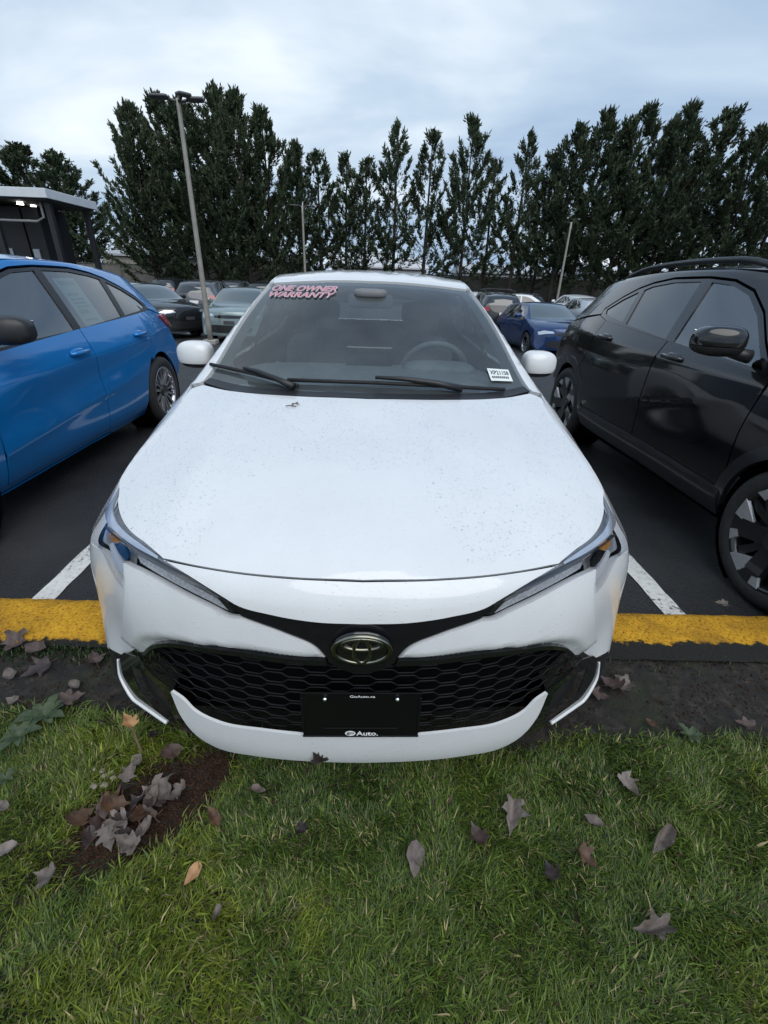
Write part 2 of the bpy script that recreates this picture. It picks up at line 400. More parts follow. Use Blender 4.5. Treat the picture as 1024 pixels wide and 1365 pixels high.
def panel_mesh(b, loops, proj, off=0.0, thick=0.012, grid=0.04, gap=0.0, offf=None, flange=True):
    step = grid * 0.5
    L = [inset(dens(l, step), gap if i == 0 else -gap) for i, l in enumerate(loops)]
    L = [dens(l, step * 1.2) for l in L]
    mn, mx = L[0].min(0), L[0].max(0)
    gx, gy = np.arange(mn[0] + grid * .5, mx[0], grid), np.arange(mn[1] + grid * .5, mx[1], grid)
    G = np.array([(x + (0.5 * grid if j % 2 else 0), y) for j, y in enumerate(gy) for x in gx]) if len(gx) and len(gy) else np.zeros((0, 2))
    if len(G):
        k = pip(G, L[0])
        for h in L[1:]: k &= ~pip(G, h)
        G = G[k]
        B = np.concatenate(L)
        if len(G):
            d = np.array([((B - g)**2).sum(1).min() for g in G]); G = G[d > (grid * 0.38)**2]
    verts = []; edges = []
    for l in L:
        s0 = len(verts); verts += [Vector(p) for p in l]; edges += [(s0 + i, s0 + (i + 1) % len(l)) for i in range(len(l))]
    verts += [Vector(p) for p in G]
    ov, oe, of, *_ = delaunay_2d_cdt(verts, edges, [], 0, 1e-6)
    ov = np.array([tuple(v) for v in ov]); F = np.array([f for f in of if len(f) == 3])
    cen = ov[F].mean(1); keep = pip(cen, L[0])
    for h in L[1:]: keep &= ~pip(cen, h)
    q0, q1, q2 = ov[F[:, 0]], ov[F[:, 1]], ov[F[:, 2]]; ar = np.abs((q1 - q0)[:, 0] * (q2 - q0)[:, 1] - (q1 - q0)[:, 1] * (q2 - q0)[:, 0]); le = np.max([((q1 - q0)**2).sum(1), ((q2 - q1)**2).sum(1), ((q0 - q2)**2).sum(1)], 0)
    F = F[keep & (ar > 0.10 * le * np.minimum(1, step * step / np.maximum(le, 1e-12)))]      # drop slivers left on the outline
    used = np.unique(F); rm = -np.ones(len(ov), int); rm[used] = np.arange(len(used)); ov = ov[used]; F = rm[F]
    Pn = [cast(b, *proj.ray(*uv)) for uv in ov]
    P = np.array([p for p, n in Pn]); Nn = np.array([n for p, n in Pn])
    o = np.full(len(P), off, float)
    if offf is not None: o = o + offf(P, ov)
    V = P + Nn * o[:, None]
    # orient faces with the skin's normals
    fn = np.cross(V[F[:, 1]] - V[F[:, 0]], V[F[:, 2]] - V[F[:, 0]]); fl = (fn * Nn[F].mean(1)).sum(1) < 0
    F[fl] = F[fl][:, ::-1]
    nv = len(V); Vs = list(V); Fs = [tuple(f) for f in F]; nor = list(Nn)
    if flange and thick > 0:
        from collections import Counter
        cnt = Counter()
        for f in Fs:
            for i in range(3): cnt[tuple(sorted((f[i], f[(i+1) % 3])))] += 1
        top = {}; bot = {}
        for f in list(Fs):
            for i in range(3):
                a, c = f[i], f[(i+1) % 3]
                if cnt[tuple(sorted((a, c)))] == 1:
                    for q in (a, c):
                        if q not in top:
                            top[q] = len(Vs); Vs.append(V[q]); nor.append(None); bot[q] = len(Vs); Vs.append(V[q] - Nn[q] * thick); nor.append(None)
                    Fs.append((c, a, bot[a], bot[c]) if False else (top[c], top[a], bot[a], bot[c]))
    me = mesh_from(Vs, Fs, True)
    vn = np.zeros((len(Vs), 3)); me.vertices.foreach_get('normal', vn.reshape(-1)) if False else None
    cur = np.array([tuple(v.normal) for v in me.vertices])
    if offf is None:
        for i, q in enumerate(nor):
            if q is not None: cur[i] = q
        me.normals_split_custom_set_from_vertices([tuple(v) for v in cur])
    return me
def mirror_mesh(me):
    m2 = me.copy(); n = len(m2.vertices); A = np.zeros(n * 3); m2.vertices.foreach_get('co', A); A = A.reshape(-1, 3); A[:, 0] *= -1
    ln = np.zeros(len(m2.loops) * 3); m2.corner_normals.foreach_get('vector', ln); ln = ln.reshape(-1, 3)
    li = np.zeros(len(m2.loops), int); m2.loops.foreach_get('vertex_index', li)
    vn = np.zeros((n, 3)); vn[li] = ln; vn[:, 0] *= -1
    m2.vertices.foreach_set('co', A.ravel()); m2.flip_normals(); m2.update()
    m2.normals_split_custom_set_from_vertices([tuple(v) for v in vn])
    return m2
def panel(b, name, loops, proj, m, parent, both=False, label=None, **kw):
    me = panel_mesh(b, loops, proj, **kw); o = link(name, me, m, parent); res = [o]
    if both:
        m2 = mirror_mesh(me); res.append(link(name, m2, m, parent))
    if label: o['label'] = label
    return res if both else o
def arc(cy, cz, r, a0, a1, n=18):
    return [(cy + r * math.cos(R(a0 + (a1 - a0) * i / n)), cz + r * math.sin(R(a0 + (a1 - a0) * i / n))) for i in range(n + 1)]
HERO = dict(
    lines={
        0: [(0.31, 0.826, 0.205), (0.95, 0.80, 0.17), (2.2, 0.815, 0.165), (3.55, 0.81, 0.18), (4.12, 0.74, 0.27)],
        1: [(0.355, 0.858, 0.29), (0.95, 0.862, 0.30), (2.2, 0.862, 0.29), (3.55, 0.87, 0.30), (4.14, 0.79, 0.37)],
        2: [(0.40, 0.866, 0.44), (0.95, 0.888, 0.50), (2.2, 0.875, 0.48), (3.55, 0.892, 0.50), (4.16, 0.81, 0.54)],
        3: [(0.41, 0.862, 0.585), (0.95, 0.882, 0.64), (2.2, 0.872, 0.72), (3.55, 0.885, 0.74), (4.16, 0.79, 0.74)],
        4: [(0.40, 0.818, 0.695), (0.70, 0.845, 0.755), (1.1, 0.838, 0.865), (1.5, 0.825, 0.925), (2.2, 0.825, 0.93), (3.2, 0.82, 0.955), (3.7, 0.79, 0.98), (4.14, 0.70, 0.97)],
        6: [(0.36, 0.715, 0.765), (0.55, 0.755, 0.825), (0.85, 0.752, 0.890), (1.15, 0.742, 0.945), (1.32, 0.722, 1.005), (1.60, 0.655, 1.165), (1.97, 0.548, 1.352), (2.4, 0.560, 1.395), (3.0, 0.556, 1.390), (3.6, 0.53, 1.34), (3.95, 0.50, 1.27), (4.10, 0.52, 1.13)],
    },
    stations=[(0.55, 0.20, 0.845), (0.85, 0.55, 0.918), (1.15, 0.95, 0.965), (1.32, 1.16, 1.015), (1.60, 1.50, 1.20), (1.97, 1.90, 1.378), (2.4, 2.38, 1.436), (3.0, 3.0, 1.432), (3.6, 3.62, 1.385), (3.95, 4.00, 1.30)],
    front=[(0.010, 0.190), (-0.005, 0.26), (-0.012, 0.40), (-0.012, 0.54), (-0.006, 0.64), (0.006, 0.715), (0.052, 0.785)],
    rear=[(4.30, 0.30), (4.355, 0.38), (4.37, 0.54), (4.35, 0.72), (4.30, 0.90), (4.22, 1.05), (4.14, 1.16)],
    pf=2.7, qf=2.0)
# ------------------------------------------------------------------ shared car parts
black_gloss = mat('gloss_black', (0.006, 0.0065, 0.008), 0.12, 0, 0.6)
black_satin = mat('satin_black_plastic', (0.014, 0.0145, 0.016), 0.42, noise=(40, 0.25), bump=(500, 0.15, 0.001))
black_rubber = mat('rubber', (0.012, 0.012, 0.0125), 0.75, noise=(18, 0.35), bump=(120, 0.2, 0.002))
tyre_mat = mat('tyre_rubber', (0.016, 0.016, 0.017), 0.72, noise=(14, 0.4, (0.035, 0.034, 0.033)), bump=(90, 0.25, 0.002))
cavity = mat('unlit_cavity', (0.003, 0.003, 0.0034), 0.9, spec=0.05)
chrome = mat('chrome', (0.75, 0.76, 0.78), 0.08, 1.0)
dark_chrome = mat('smoked_chrome', (0.24, 0.235, 0.19), 0.26, 1.0)
alloy = mat('alloy_silver', (0.50, 0.51, 0.53), 0.28, 0.9, noise=(30, 0.1))
alloy_dark = mat('alloy_dark', (0.02, 0.021, 0.023), 0.3, 0.3, 0.5)
disc_mat = mat('brake_disc', (0.22, 0.2, 0.19), 0.4, 0.9, noise=(25, 0.3))
interior_dark = mat('interior_plastic', (0.095, 0.10, 0.108), 0.65, noise=(30, 0.2), bump=(350, 0.2, 0.001))
seat_mat = mat('seat_cloth', (0.06, 0.063, 0.068), 0.85, noise=(60, 0.3), bump=(300, 0.3, 0.002))
tail_red = mat('tail_lamp_red', (0.32, 0.008, 0.012), 0.12, 0, 1.0)
amber = mat('amber_reflector', (0.50, 0.20, 0.02), 0.2, 0, 1.0, noise=(60, 0.3))
lamp_grey = mat('lamp_housing', (0.40, 0.41, 0.43), 0.3, 0.55, noise=(70, 0.25))
lamp_light = mat('lamp_silver', (0.66, 0.68, 0.74), 0.2, 0.7, noise=(20, 0.1))
lamp_tex = mat('lamp_ribbed', (0.50, 0.51, 0.53), 0.35, 0.5, noise=(130, 0.3), bump=(160, 0.6, 0.003))
white_print = mat('white_print', (0.8, 0.8, 0.8), 0.5)
paper = mat('paper', (0.72, 0.76, 0.74), 0.6, noise=(20, 0.06))
ink = mat('ink', (0.05, 0.05, 0.06), 0.6)
glass_clear = glass_mat('windscreen_glass', (0.70, 0.80, 0.80), 1.0, 0.0, 0.065, drops=0.10, dirt=0.06)
glass_side = glass_mat('side_glass', (0.34, 0.40, 0.41), 1.0, 0.0, 0.20)
glass_cabin = glass_mat('cabin_glass', (0.80, 0.86, 0.85), 1.0, 0.0, 0.06)
glass_dark = glass_mat('privacy_glass', (0.06, 0.065, 0.07), 1.0, 0.0, 0.16)
glass_far = mat('far_car_glass', (0.012, 0.016, 0.018), 0.04, 0, 1.0, spec=0.8)
glass_far_pale = mat('far_windscreen', (0.06, 0.08, 0.085), 0.05, 0, 1.0, spec=0.9)
lens = glass_mat('lamp_lens', (0.92, 0.93, 0.95), 0.9, 0.03, 0.09)

def superell(bm, c, s, n1=0.5, n2=0.5, seg=28, rings=16, taper=None):
    """rounded block: a superellipsoid of half sizes s"""
    f = lambda w, m: math.copysign(abs(w)**m, w)
    rows = []
    for i in range(rings + 1):
        ph = -math.pi / 2 + math.pi * i / rings; row = []
        for j in range(seg):
            th = 2 * math.pi * j / seg
            p = [f(math.cos(ph), n1) * f(math.cos(th), n2), f(math.cos(ph), n1) * f(math.sin(th), n2), f(math.sin(ph), n1)]
            if taper: p = taper(*p)
            row.append(bm.verts.new((c[0] + s[0] * p[0], c[1] + s[1] * p[1], c[2] + s[2] * p[2])))
        rows.append(row)
    for a, b in zip(rows, rows[1:]):
        for j in range(seg): bm.faces.new((a[j], a[(j + 1) % seg], b[(j + 1) % seg], b[j]))
    bmesh.ops.remove_doubles(bm, verts=bm.verts[:], dist=1e-5)
    return bm

_wheel_cache = {}
def wheel_meshes(style, r, w):
    key = (style, r, w)
    if key in _wheel_cache: return _wheel_cache[key]
    rim_r = r * (0.70 if style in ('plain', 'multi') else 0.735)
    # tyre: turned profile with rounded shoulders and tread grooves, outer face at x=0, body to x=-w
    bm = bmesh.new(); h = w
    prof = [(rim_r, -0.012), (rim_r + 0.012, -0.002), (rim_r + (r - rim_r) * 0.5, 0.004), (r - 0.022, -0.006), (r - 0.006, -0.020), (r, -0.040)]
    g = [0.30, 0.5, 0.70]
    for q in g: prof += [(r, -w * q + 0.006), (r - 0.007, -w * q + 0.004), (r - 0.007, -w * q - 0.004), (r, -w * q - 0.006)]
    prof += [(r, -w + 0.04), (r - 0.006, -w + 0.02), (r - 0.022, -w + 0.006), (rim_r, -w + 0.012)]
    lathe(bm, prof, 56); ty = bpy.data.meshes.new('tyre'); bmesh.ops.recalc_face_normals(bm, faces=bm.faces[:]); bm.to_mesh(ty); bm.free()
    ty.polygons.foreach_set('use_smooth', [True] * len(ty.polygons)); ty.set_sharp_from_angle(angle=R(35))
    # barrel
    bm = bmesh.new(); lathe(bm, [(rim_r + 0.004, -0.012), (rim_r - 0.002, -0.006), (rim_r - 0.012, -0.010), (rim_r - 0.02, -0.05), (rim_r - 0.03, -w + 0.03)], 56)
    ba = bpy.data.meshes.new('barrel'); bm.to_mesh(ba); bm.free(); ba.polygons.foreach_set('use_smooth', [True] * len(ba.polygons))
    # disc + back
    bm = bmesh.new(); lathe(bm, [(0.0, -0.075), (rim_r * 0.68, -0.075), (rim_r * 0.68, -0.095), (0.0, -0.095)], 40)
    di = bpy.data.meshes.new('disc'); bm.to_mesh(di); bm.free()
    bm = bmesh.new(); lathe(bm, [(0.0, -0.12), (rim_r - 0.022, -0.12)], 40)
    bk = bpy.data.meshes.new('well'); bm.to_mesh(bk); bm.free()
    # spokes
    def spoke(bm, a0, a1, r0, r1, w0, w1, x0, x1, t=0.02):
        """tapered bar from polar (r0,a0) to (r1,a1)"""
        vs = []
        for (rr, aa, ww, xx) in ((r0, a0, w0, x0), (r1, a1, w1, x1)):
            cy, cz = rr * math.cos(aa), rr * math.sin(aa); ty_, tz_ = -math.sin(aa), math.cos(aa)
            for sx, f in ((0, 1), (-t, 1.15)):
                for sg in (-1, 1): vs.append(bm.verts.new((xx + sx, cy + sg * ww * f * ty_ / 2, cz + sg * ww * f * tz_ / 2)))
        a = vs
        for q in ((0, 1, 5, 4), (2, 6, 7, 3), (0, 4, 6, 2), (1, 3, 7, 5), (0, 2, 3, 1), (4, 5, 7, 6)): bm.faces.new([a[i] for i in q])
    bm1 = bmesh.new(); bm2 = bmesh.new(); pi2 = 2 * math.pi
    if style == 'multi':
        for k in range(5):
            a = pi2 * k / 5 + 0.3
            for da in (-0.10, 0.10): spoke(bm1, a + da * 1.6, a + da * 2.2, 0.05, rim_r - 0.008, 0.022, 0.016, -0.03, -0.012)
            spoke(bm1, a + 0.63, a + 0.63, 0.05, rim_r * 0.62, 0.018, 0.014, -0.034, -0.024)
            for da in (-0.17, 0.17): spoke(bm1, a + 0.63, a + 0.63 + da, rim_r * 0.6, rim_r - 0.008, 0.014, 0.014, -0.024, -0.013)
            for da in (-0.10, 0.10): spoke(bm2, a + da * 2.4, a + da * 3.1, 0.05, rim_r - 0.012, 0.030, 0.022, -0.045, -0.028)
    elif style == 'block':
        for k in range(5):
            a = pi2 * k / 5 + 0.42
            spoke(bm2, a, a, 0.04, rim_r - 0.004, 0.075, 0.10, -0.028, -0.008, 0.03)
            spoke(bm1, a - 0.10, a - 0.44, rim_r * 0.52, rim_r - 0.006, 0.018, 0.10, -0.0255, -0.0045, 0.015)
            spoke(bm1, a + 0.05, a + 0.22, rim_r * 0.60, rim_r - 0.006, 0.012, 0.055, -0.0235, -0.0040, 0.012)
            spoke(bm2, a + 0.55, a + 0.60, rim_r * 0.2, rim_r - 0.01, 0.03, 0.05, -0.05, -0.03, 0.02)
    else:
        for k in range(10):
            a = pi2 * k / 10
            spoke(bm1, a, a + 0.06, 0.045, rim_r - 0.006, 0.03, 0.026, -0.03, -0.012)
    bmesh.ops.create_cone(bm2, cap_ends=True, segments=24, radius1=0.062, radius2=0.055, depth=0.03, matrix=Matrix.Translation((-0.03, 0, 0)) @ Matrix.Rotation(R(90), 4, 'Y'))
    res = [ty, ba, di, bk]
    for b_ in (bm1, bm2):
        bmesh.ops.recalc_face_normals(b_, faces=b_.faces[:]); me = bpy.data.meshes.new('spokes'); b_.to_mesh(me); b_.free(); res.append(me)
    _wheel_cache[key] = res
    return res
def wheel(parent, x, y, r, w, style='plain', sgn=1, face=None, back=None, rot=0.0):
    """sgn +1: outer face looks to +x"""
    ty, ba, di, bk, s1, s2 = wheel_meshes(style, r, w)
    face = face or alloy; back = back or alloy_dark
    wh = link('wheel', ty, tyre_mat, parent); wh.location = (x, y, r)
    wh.rotation_euler = (rot, 0, 0) if sgn > 0 else (rot, 0, math.pi)
    parts = [('rim', ba, alloy_dark if style == 'block' else face), ('brake_disc', di, disc_mat), ('wheel_well', bk, cavity), ('spokes', s1, face), ('hub', s2, back)]
    for n_, me, mm in parts:
        o = link(n_, me, None, wh)
        if len(me.materials) == 0: me.materials.append(None)
        o.material_slots[0].link = 'OBJECT'; o.material_slots[0].material = mm
    return wh
def mirror_housing(parent, c, s, m_cap, m_base, sgn, hook=0.10, split=-0.35, glass=True):
    """door mirror: painted cap above, black base, stalk to the door"""
    def tp(x, y, z):
        k = 1 - 0.18 * max(0, x * sgn) ** 2 - 0.10 * max(0, z); return (x, (y if y > 0 else y * (1 - 0.35 * max(0, x * sgn))) * k, z * (1 - 0.22 * max(0, x * sgn) ** 2))
    bm = bmesh.new(); superell(bm, c, s, 0.62, 0.55, 40, 22, tp)
    bm2 = bm.copy()
    zc = c[2] + s[2] * split
    for b_, keep in ((bm, 1), (bm2, -1)):
        bmesh.ops.bisect_plane(b_, geom=b_.verts[:] + b_.edges[:] + b_.faces[:], plane_co=(0, 0, zc + (0.001 if keep > 0 else -0.003)), plane_no=(0, 0, 1), clear_inner=keep > 0, clear_outer=keep < 0)
        bmesh.ops.holes_fill(b_, edges=[e for e in b_.edges if e.is_boundary])
    mo = obj('mirror_cap', bm, m_cap, parent, autos=40)
    obj('mirror_base', bm2, m_base, mo, autos=40)
    bm = bmesh.new(); x0 = c[0] - sgn * s[0] * 0.5
    tube(bm, [(x0, c[1], c[2] - s[2] * 0.55), (x0 - sgn * hook * 0.6, c[1] - 0.01, c[2] - s[2] * 0.85), (x0 - sgn * hook, c[1] - 0.02, c[2] - s[2] * 0.95)], [0.03, 0.03, 0.035], 10)
    obj('mirror_stalk', bm, m_base, mo, smooth=True)
    bm = bmesh.new(); box(bm, (c[0], c[1] + s[1] * 0.985, c[2]), (s[0] * 1.35, 0.006, s[2] * 1.2), 0.002)
    obj('mirror_glass', bm, chrome, mo)
    return mo
def seat(parent, x, y, rearrow=False, w=0.5, z=0.36):
    s = bmesh.new(); superell(s, (x, y, z), (w / 2, 0.26, 0.10), 0.35, 0.35); so = obj('seat', s, seat_mat, parent, smooth=True)
    bm = bmesh.new(); superell(bm, (0, 0, 0), (w / 2 * 0.95, 0.075, 0.33), 0.45, 0.45)
    bmesh.ops.transform(bm, matrix=Matrix.Translation((x, y + 0.32, z + 0.36)) @ Matrix.Rotation(R(-16), 4, 'X'), verts=bm.verts[:]); obj('backrest', bm, seat_mat, so, smooth=True)
    for hx in ((x,) if w < 0.8 else (x - w * 0.33, x + w * 0.33)):
        bm = bmesh.new(); superell(bm, (hx, y + 0.45, z + 0.78), (0.13, 0.05, 0.085), 0.5, 0.5); obj('headrest', bm, seat_mat, so, smooth=True)
def text_mesh(s, size=1.0, shear=0.0, offset=0.0, extrude=0.0, spacing=1.0):
    """the outline of a word as a filled mesh, width measured from 0"""
    cu = bpy.data.curves.new('t', 'FONT'); cu.body = s; cu.size = size; cu.shear = shear; cu.offset = offset; cu.extrude = extrude; cu.space_character = spacing; cu.resolution_u = 4
    o = bpy.data.objects.new('t', cu); COL.objects.link(o); dg = bpy.context.evaluated_depsgraph_get(); dg.update()
    me = bpy.data.meshes.new_from_object(o.evaluated_get(dg)); bpy.data.objects.remove(o); me.materials.clear(); return me
def fit_text(me, fn):
    """bend a flat word: fn maps unit square coordinates (0..1, 0..1) to a 3D point"""
    A = np.array([tuple(v.co) for v in me.vertices]); mn, mx = A.min(0), A.max(0)
    for v, a in zip(me.vertices, A): v.co = Vector(fn((a[0] - mn[0]) / (mx[0] - mn[0]), (a[1] - mn[1]) / (mx[1] - mn[1])))
    me.update(); return me
def conv(b, pts, A, B):
    return [B.inv(cast(b, *A.ray(*p[:2]))[0]) for p in pts]
def inner_shell(b, parent, cut, m, d=0.03):
    """dark lining behind the panels so that no gap shows daylight; cut(P) marks what stays open"""
    cen = b.V[b.T].mean(1); keep = ~cut(cen); T = b.T[keep]; V = b.V - b.Nn * d
    u = np.unique(T); rm = -np.ones(len(V), int); rm[u] = np.arange(len(u))
    me = fast_mesh(V[u], rm[T]); return link('inner_structure', me, m, parent)

def ico_hemi():
    """upper half of a small sphere as arrays"""
    V = [(0, 0, 1)] + [(math.cos(a) * 0.75, math.sin(a) * 0.75, 0.62) for a in np.linspace(0, 2 * math.pi, 7)[:-1]] + [(math.cos(a), math.sin(a), 0.0) for a in np.linspace(0, 2 * math.pi, 7)[:-1]]
    F_ = [(0, 1 + i, 1 + (i + 1) % 6) for i in range(6)]
    for i in range(6): F_ += [(1 + i, 7 + i, 7 + (i + 1) % 6), (1 + i, 7 + (i + 1) % 6, 1 + (i + 1) % 6)]
    return np.array(V, float), np.array(F_)
# ------------------------------------------------------------------ the ground
rng = np.random.default_rng(7)
def vnoise(x, y, s=1.0, seed=0):
    """smooth 2D value noise in 0..1"""
    x = np.asarray(x) * s; y = np.asarray(y) * s; xi, yi = np.floor(x).astype(int), np.floor(y).astype(int); fx, fy = x - xi, y - yi
    fx, fy = fx * fx * (3 - 2 * fx), fy * fy * (3 - 2 * fy)
    h = lambda a, b: ((np.sin(a * 127.1 + b * 311.7 + seed * 74.7) * 43758.5453) % 1.0)
    return (h(xi, yi) * (1 - fx) + h(xi + 1, yi) * fx) * (1 - fy) + (h(xi, yi + 1) * (1 - fx) + h(xi + 1, yi + 1) * fx) * fy
def fbm(x, y, s=1.0, seed=0, o=4): return sum(vnoise(x, y, s * 2**i, seed + i) / 2**(i + 1) for i in range(o))
def gz(y):
    """height of the asphalt: level under the first row, then falling away"""
    return float(np.interp(y, [-500, 5.0, 13.0, 22.0, 900], [0, 0, -0.42, -0.65, -0.65]))
def node_mat(name):
    m = bpy.data.materials.new(name); m.use_nodes = True; MATS[name] = m; t = m.node_tree; return m, t, t.nodes['Principled BSDF'], N(t, 'ShaderNodeTexCoord')
def nz_(t, co, sc, det=4, rough=0.6, out='Object'):
    n = N(t, 'ShaderNodeTexNoise'); t.links.new(co.outputs[out], n.inputs['Vector']); n.inputs['Scale'].default_value = sc; n.inputs['Detail'].default_value = det; n.inputs['Roughness'].default_value = rough; return n
def ramp_(t, src, stops):
    r = N(t, 'ShaderNodeValToRGB'); t.links.new(src, r.inputs[0]); ramp(r, stops); return r
def mixc(t, fac, a, b, mode='MIX'):
    m = N(t, 'ShaderNodeMix', data_type='RGBA', blend_type=mode)
    if isinstance(fac, float): m.inputs[0].default_value = fac
    else: t.links.new(fac, m.inputs[0])
    for i, v in ((6, a), (7, b)):
        if isinstance(v, tuple): m.inputs[i].default_value = (*v, 1)
        else: t.links.new(v, m.inputs[i])
    return m.outputs[2]
def bump_(t, b, h, st, di, prev=None):
    bp = N(t, 'ShaderNodeBump'); t.links.new(h, bp.inputs['Height']); bp.inputs['Strength'].default_value = st; bp.inputs['Distance'].default_value = di
    if prev is not None: t.links.new(prev.outputs[0], bp.inputs['Normal'])
    t.links.new(bp.outputs[0], b.inputs['Normal']); return bp

m_asph, t, b_, co = node_mat('asphalt')
fine = nz_(t, co, 105, 3, 0.8); mid = nz_(t, co, 1.2, 5, 0.6); vor = N(t, 'ShaderNodeTexVoronoi'); t.links.new(co.outputs['Object'], vor.inputs['Vector']); vor.inputs['Scale'].default_value = 95
c1 = ramp_(t, mid.outputs['Fac'], [(0.3, (0.013, 0.0135, 0.0145)), (0.7, (0.032, 0.0325, 0.033))]); spk = ramp_(t, fine.outputs['Fac'], [(0.62, (0, 0, 0)), (0.74, (0.17, 0.17, 0.172))])
t.links.new(mixc(t, 1.0, c1.outputs[0], spk.outputs[0], 'ADD'), b_.inputs['Base Color'])
rr_ = ramp_(t, mid.outputs['Fac'], [(0.35, (0.42,) * 3), (0.65, (0.72,) * 3)]); t.links.new(rr_.outputs[0], b_.inputs['Roughness'])
bp1 = bump_(t, b_, vor.outputs['Distance'], 0.8, 0.006); bump_(t, b_, fine.outputs['Fac'], 0.3, 0.003, bp1)
ys = [0.45, 1.5, 3, 5, 7, 9, 11, 13, 16, 19, 22, 60, 900]
V = [(x, y, gz(y)) for y in ys for x in (-600, -40, 0, 40, 600)]
tag(link('asphalt', mesh_from(V, [(j * 5 + i, j * 5 + i + 1, (j + 1) * 5 + i + 1, (j + 1) * 5 + i) for j in range(len(ys) - 1) for i in range(4)], True), m_asph), kind='structure')

# painted bay lines
m_line, t, b_, co = node_mat('worn_white_paint')
w1 = nz_(t, co, 45, 6, 0.75); w2 = nz_(t, co, 4, 3)
am = N(t, 'ShaderNodeMath', operation='MULTIPLY_ADD'); t.links.new(w2.outputs['Fac'], am.inputs[0]); am.inputs[1].default_value = 0.45; t.links.new(w1.outputs['Fac'], am.inputs[2])
ms = ramp_(t, am.outputs[0], [(0.585, (0.03, 0.03, 0.032)), (0.63, (0.58, 0.58, 0.55)), (0.8, (0.72, 0.72, 0.69))]); t.links.new(ms.outputs[0], b_.inputs['Base Color']); b_.inputs['Roughness'].default_value = 0.7
bump_(t, b_, w1.outputs['Fac'], 0.4, 0.004)
def line_strip(x, y0, y1, w, nm, skew=0.0):
    n = max(2, int((y1 - y0) / 0.04)); yy = np.linspace(y0, y1, n); V = []
    for i, y in enumerate(yy):
        for s in (-1, 1): V.append((x + skew * (y - y0) + s * (w / 2 + 0.006 * (vnoise(y, s * 5.0, 22, 3) - 0.5)), y + 0.004 * s, gz(y) + 0.005))
    return tag(link('bay_line', mesh_from(V, [(2 * i, 2 * i + 1, 2 * i + 3, 2 * i + 2) for i in range(n - 1)]), m_line), nm, 'road marking', 'white bay lines', 'structure')
for x, nm in ((-1.515, 'worn white bay line between the white and the blue car'), (1.49, 'worn white bay line between the white and the black car'), (-4.55, 'white bay line beyond the blue car'), (4.5, 'white bay line beyond the black car')):
    line_strip(x, 0.80, 5.6, 0.105, nm)

# kerb: a low rough concrete ridge, its top painted yellow
def kerb_y(x): return -0.022 * x
m_kerb, t, b_, co = node_mat('yellow_kerb_paint')
sp = N(t, 'ShaderNodeSeparateXYZ'); t.links.new(co.outputs['Object'], sp.inputs[0])
e1 = nz_(t, co, 28, 5, 0.7); e2 = nz_(t, co, 5, 3)
ed = N(t, 'ShaderNodeMath', operation='MULTIPLY_ADD'); t.links.new(e1.outputs['Fac'], ed.inputs[0]); ed.inputs[1].default_value = 0.09; t.links.new(sp.outputs[1], ed.inputs[2])
ed2 = N(t, 'ShaderNodeMath', operation='MULTIPLY_ADD'); t.links.new(e2.outputs['Fac'], ed2.inputs[0]); ed2.inputs[1].default_value = 0.06; t.links.new(ed.outputs[0], ed2.inputs[2])
msk = ramp_(t, ed2.outputs[0], [(0.665, (0, 0, 0)), (0.678, (1, 1, 1))])
gr = nz_(t, co, 75, 4, 0.8); yc = ramp_(t, gr.outputs['Fac'], [(0.33, (0.05, 0.028, 0.006)), (0.40, (0.62, 0.29, 0.010)), (0.52, (0.92, 0.47, 0.014)), (0.72, (0.95, 0.62, 0.06))])
dk = nz_(t, co, 7, 4); ydirt = ramp_(t, dk.outputs['Fac'], [(0.35, (0.62, 0.60, 0.55)), (0.6, (1, 1, 1))])
yy_ = mixc(t, 1.0, yc.outputs[0], ydirt.outputs[0], 'MULTIPLY')
t.links.new(mixc(t, msk.outputs[0], (0.012, 0.012, 0.009), yy_), b_.inputs['Base Color']); b_.inputs['Roughness'].default_value = 0.75
bump_(t, b_, gr.outputs['Fac'], 1.0, 0.02)
prof = [(0.838, -0.01), (0.835, 0.055), (0.815, 0.082), (0.78, 0.092), (0.74, 0.094), (0.70, 0.094), (0.66, 0.092), (0.63, 0.090), (0.60, 0.086), (0.57, 0.080), (0.545, 0.07)]
xs_ = np.linspace(-6, 6, 900); V = []
for x in xs_:
    for (y, z) in prof:
        V.append((x, y + kerb_y(x) + 0.010 * (fbm(x, y, 14, 5) - 0.5), z + 0.012 * (fbm(x, y, 30, 9) - 0.5) * (1 if z > 0.02 else 0)))
k_ = len(prof); tag(link('kerb', mesh_from(V, [(i * k_ + j, i * k_ + j + 1, (i + 1) * k_ + j + 1, (i + 1) * k_ + j) for i in range(len(xs_) - 1) for j in range(k_ - 1)], True), m_kerb), 'low kerb with grainy yellow paint on its top', 'kerb', kind='structure')

# soil strip and lawn bed
m_soil, t, b_, co = node_mat('damp_soil')
s1 = nz_(t, co, 22, 6, 0.7); s2 = nz_(t, co, 3.2, 4); s3 = nz_(t, co, 160, 3, 0.7)
sc_ = ramp_(t, s1.outputs['Fac'], [(0.3, (0.005, 0.0045, 0.004)), (0.52, (0.020, 0.017, 0.014)), (0.72, (0.060, 0.050, 0.041))]); moss = ramp_(t, s2.outputs['Fac'], [(0.50, (0, 0, 0)), (0.66, (1, 1, 1))])
mo_ = mixc(t, s3.outputs['Fac'], (0.008, 0.011, 0.004), (0.034, 0.046, 0.013))
t.links.new(mixc(t, moss.outputs[0], sc_.outputs[0], mo_), b_.inputs['Base Color']); b_.inputs['Roughness'].default_value = 0.85
bq = bump_(t, b_, s1.outputs['Fac'], 0.9, 0.02); bump_(t, b_, s3.outputs['Fac'], 0.6, 0.006, bq)
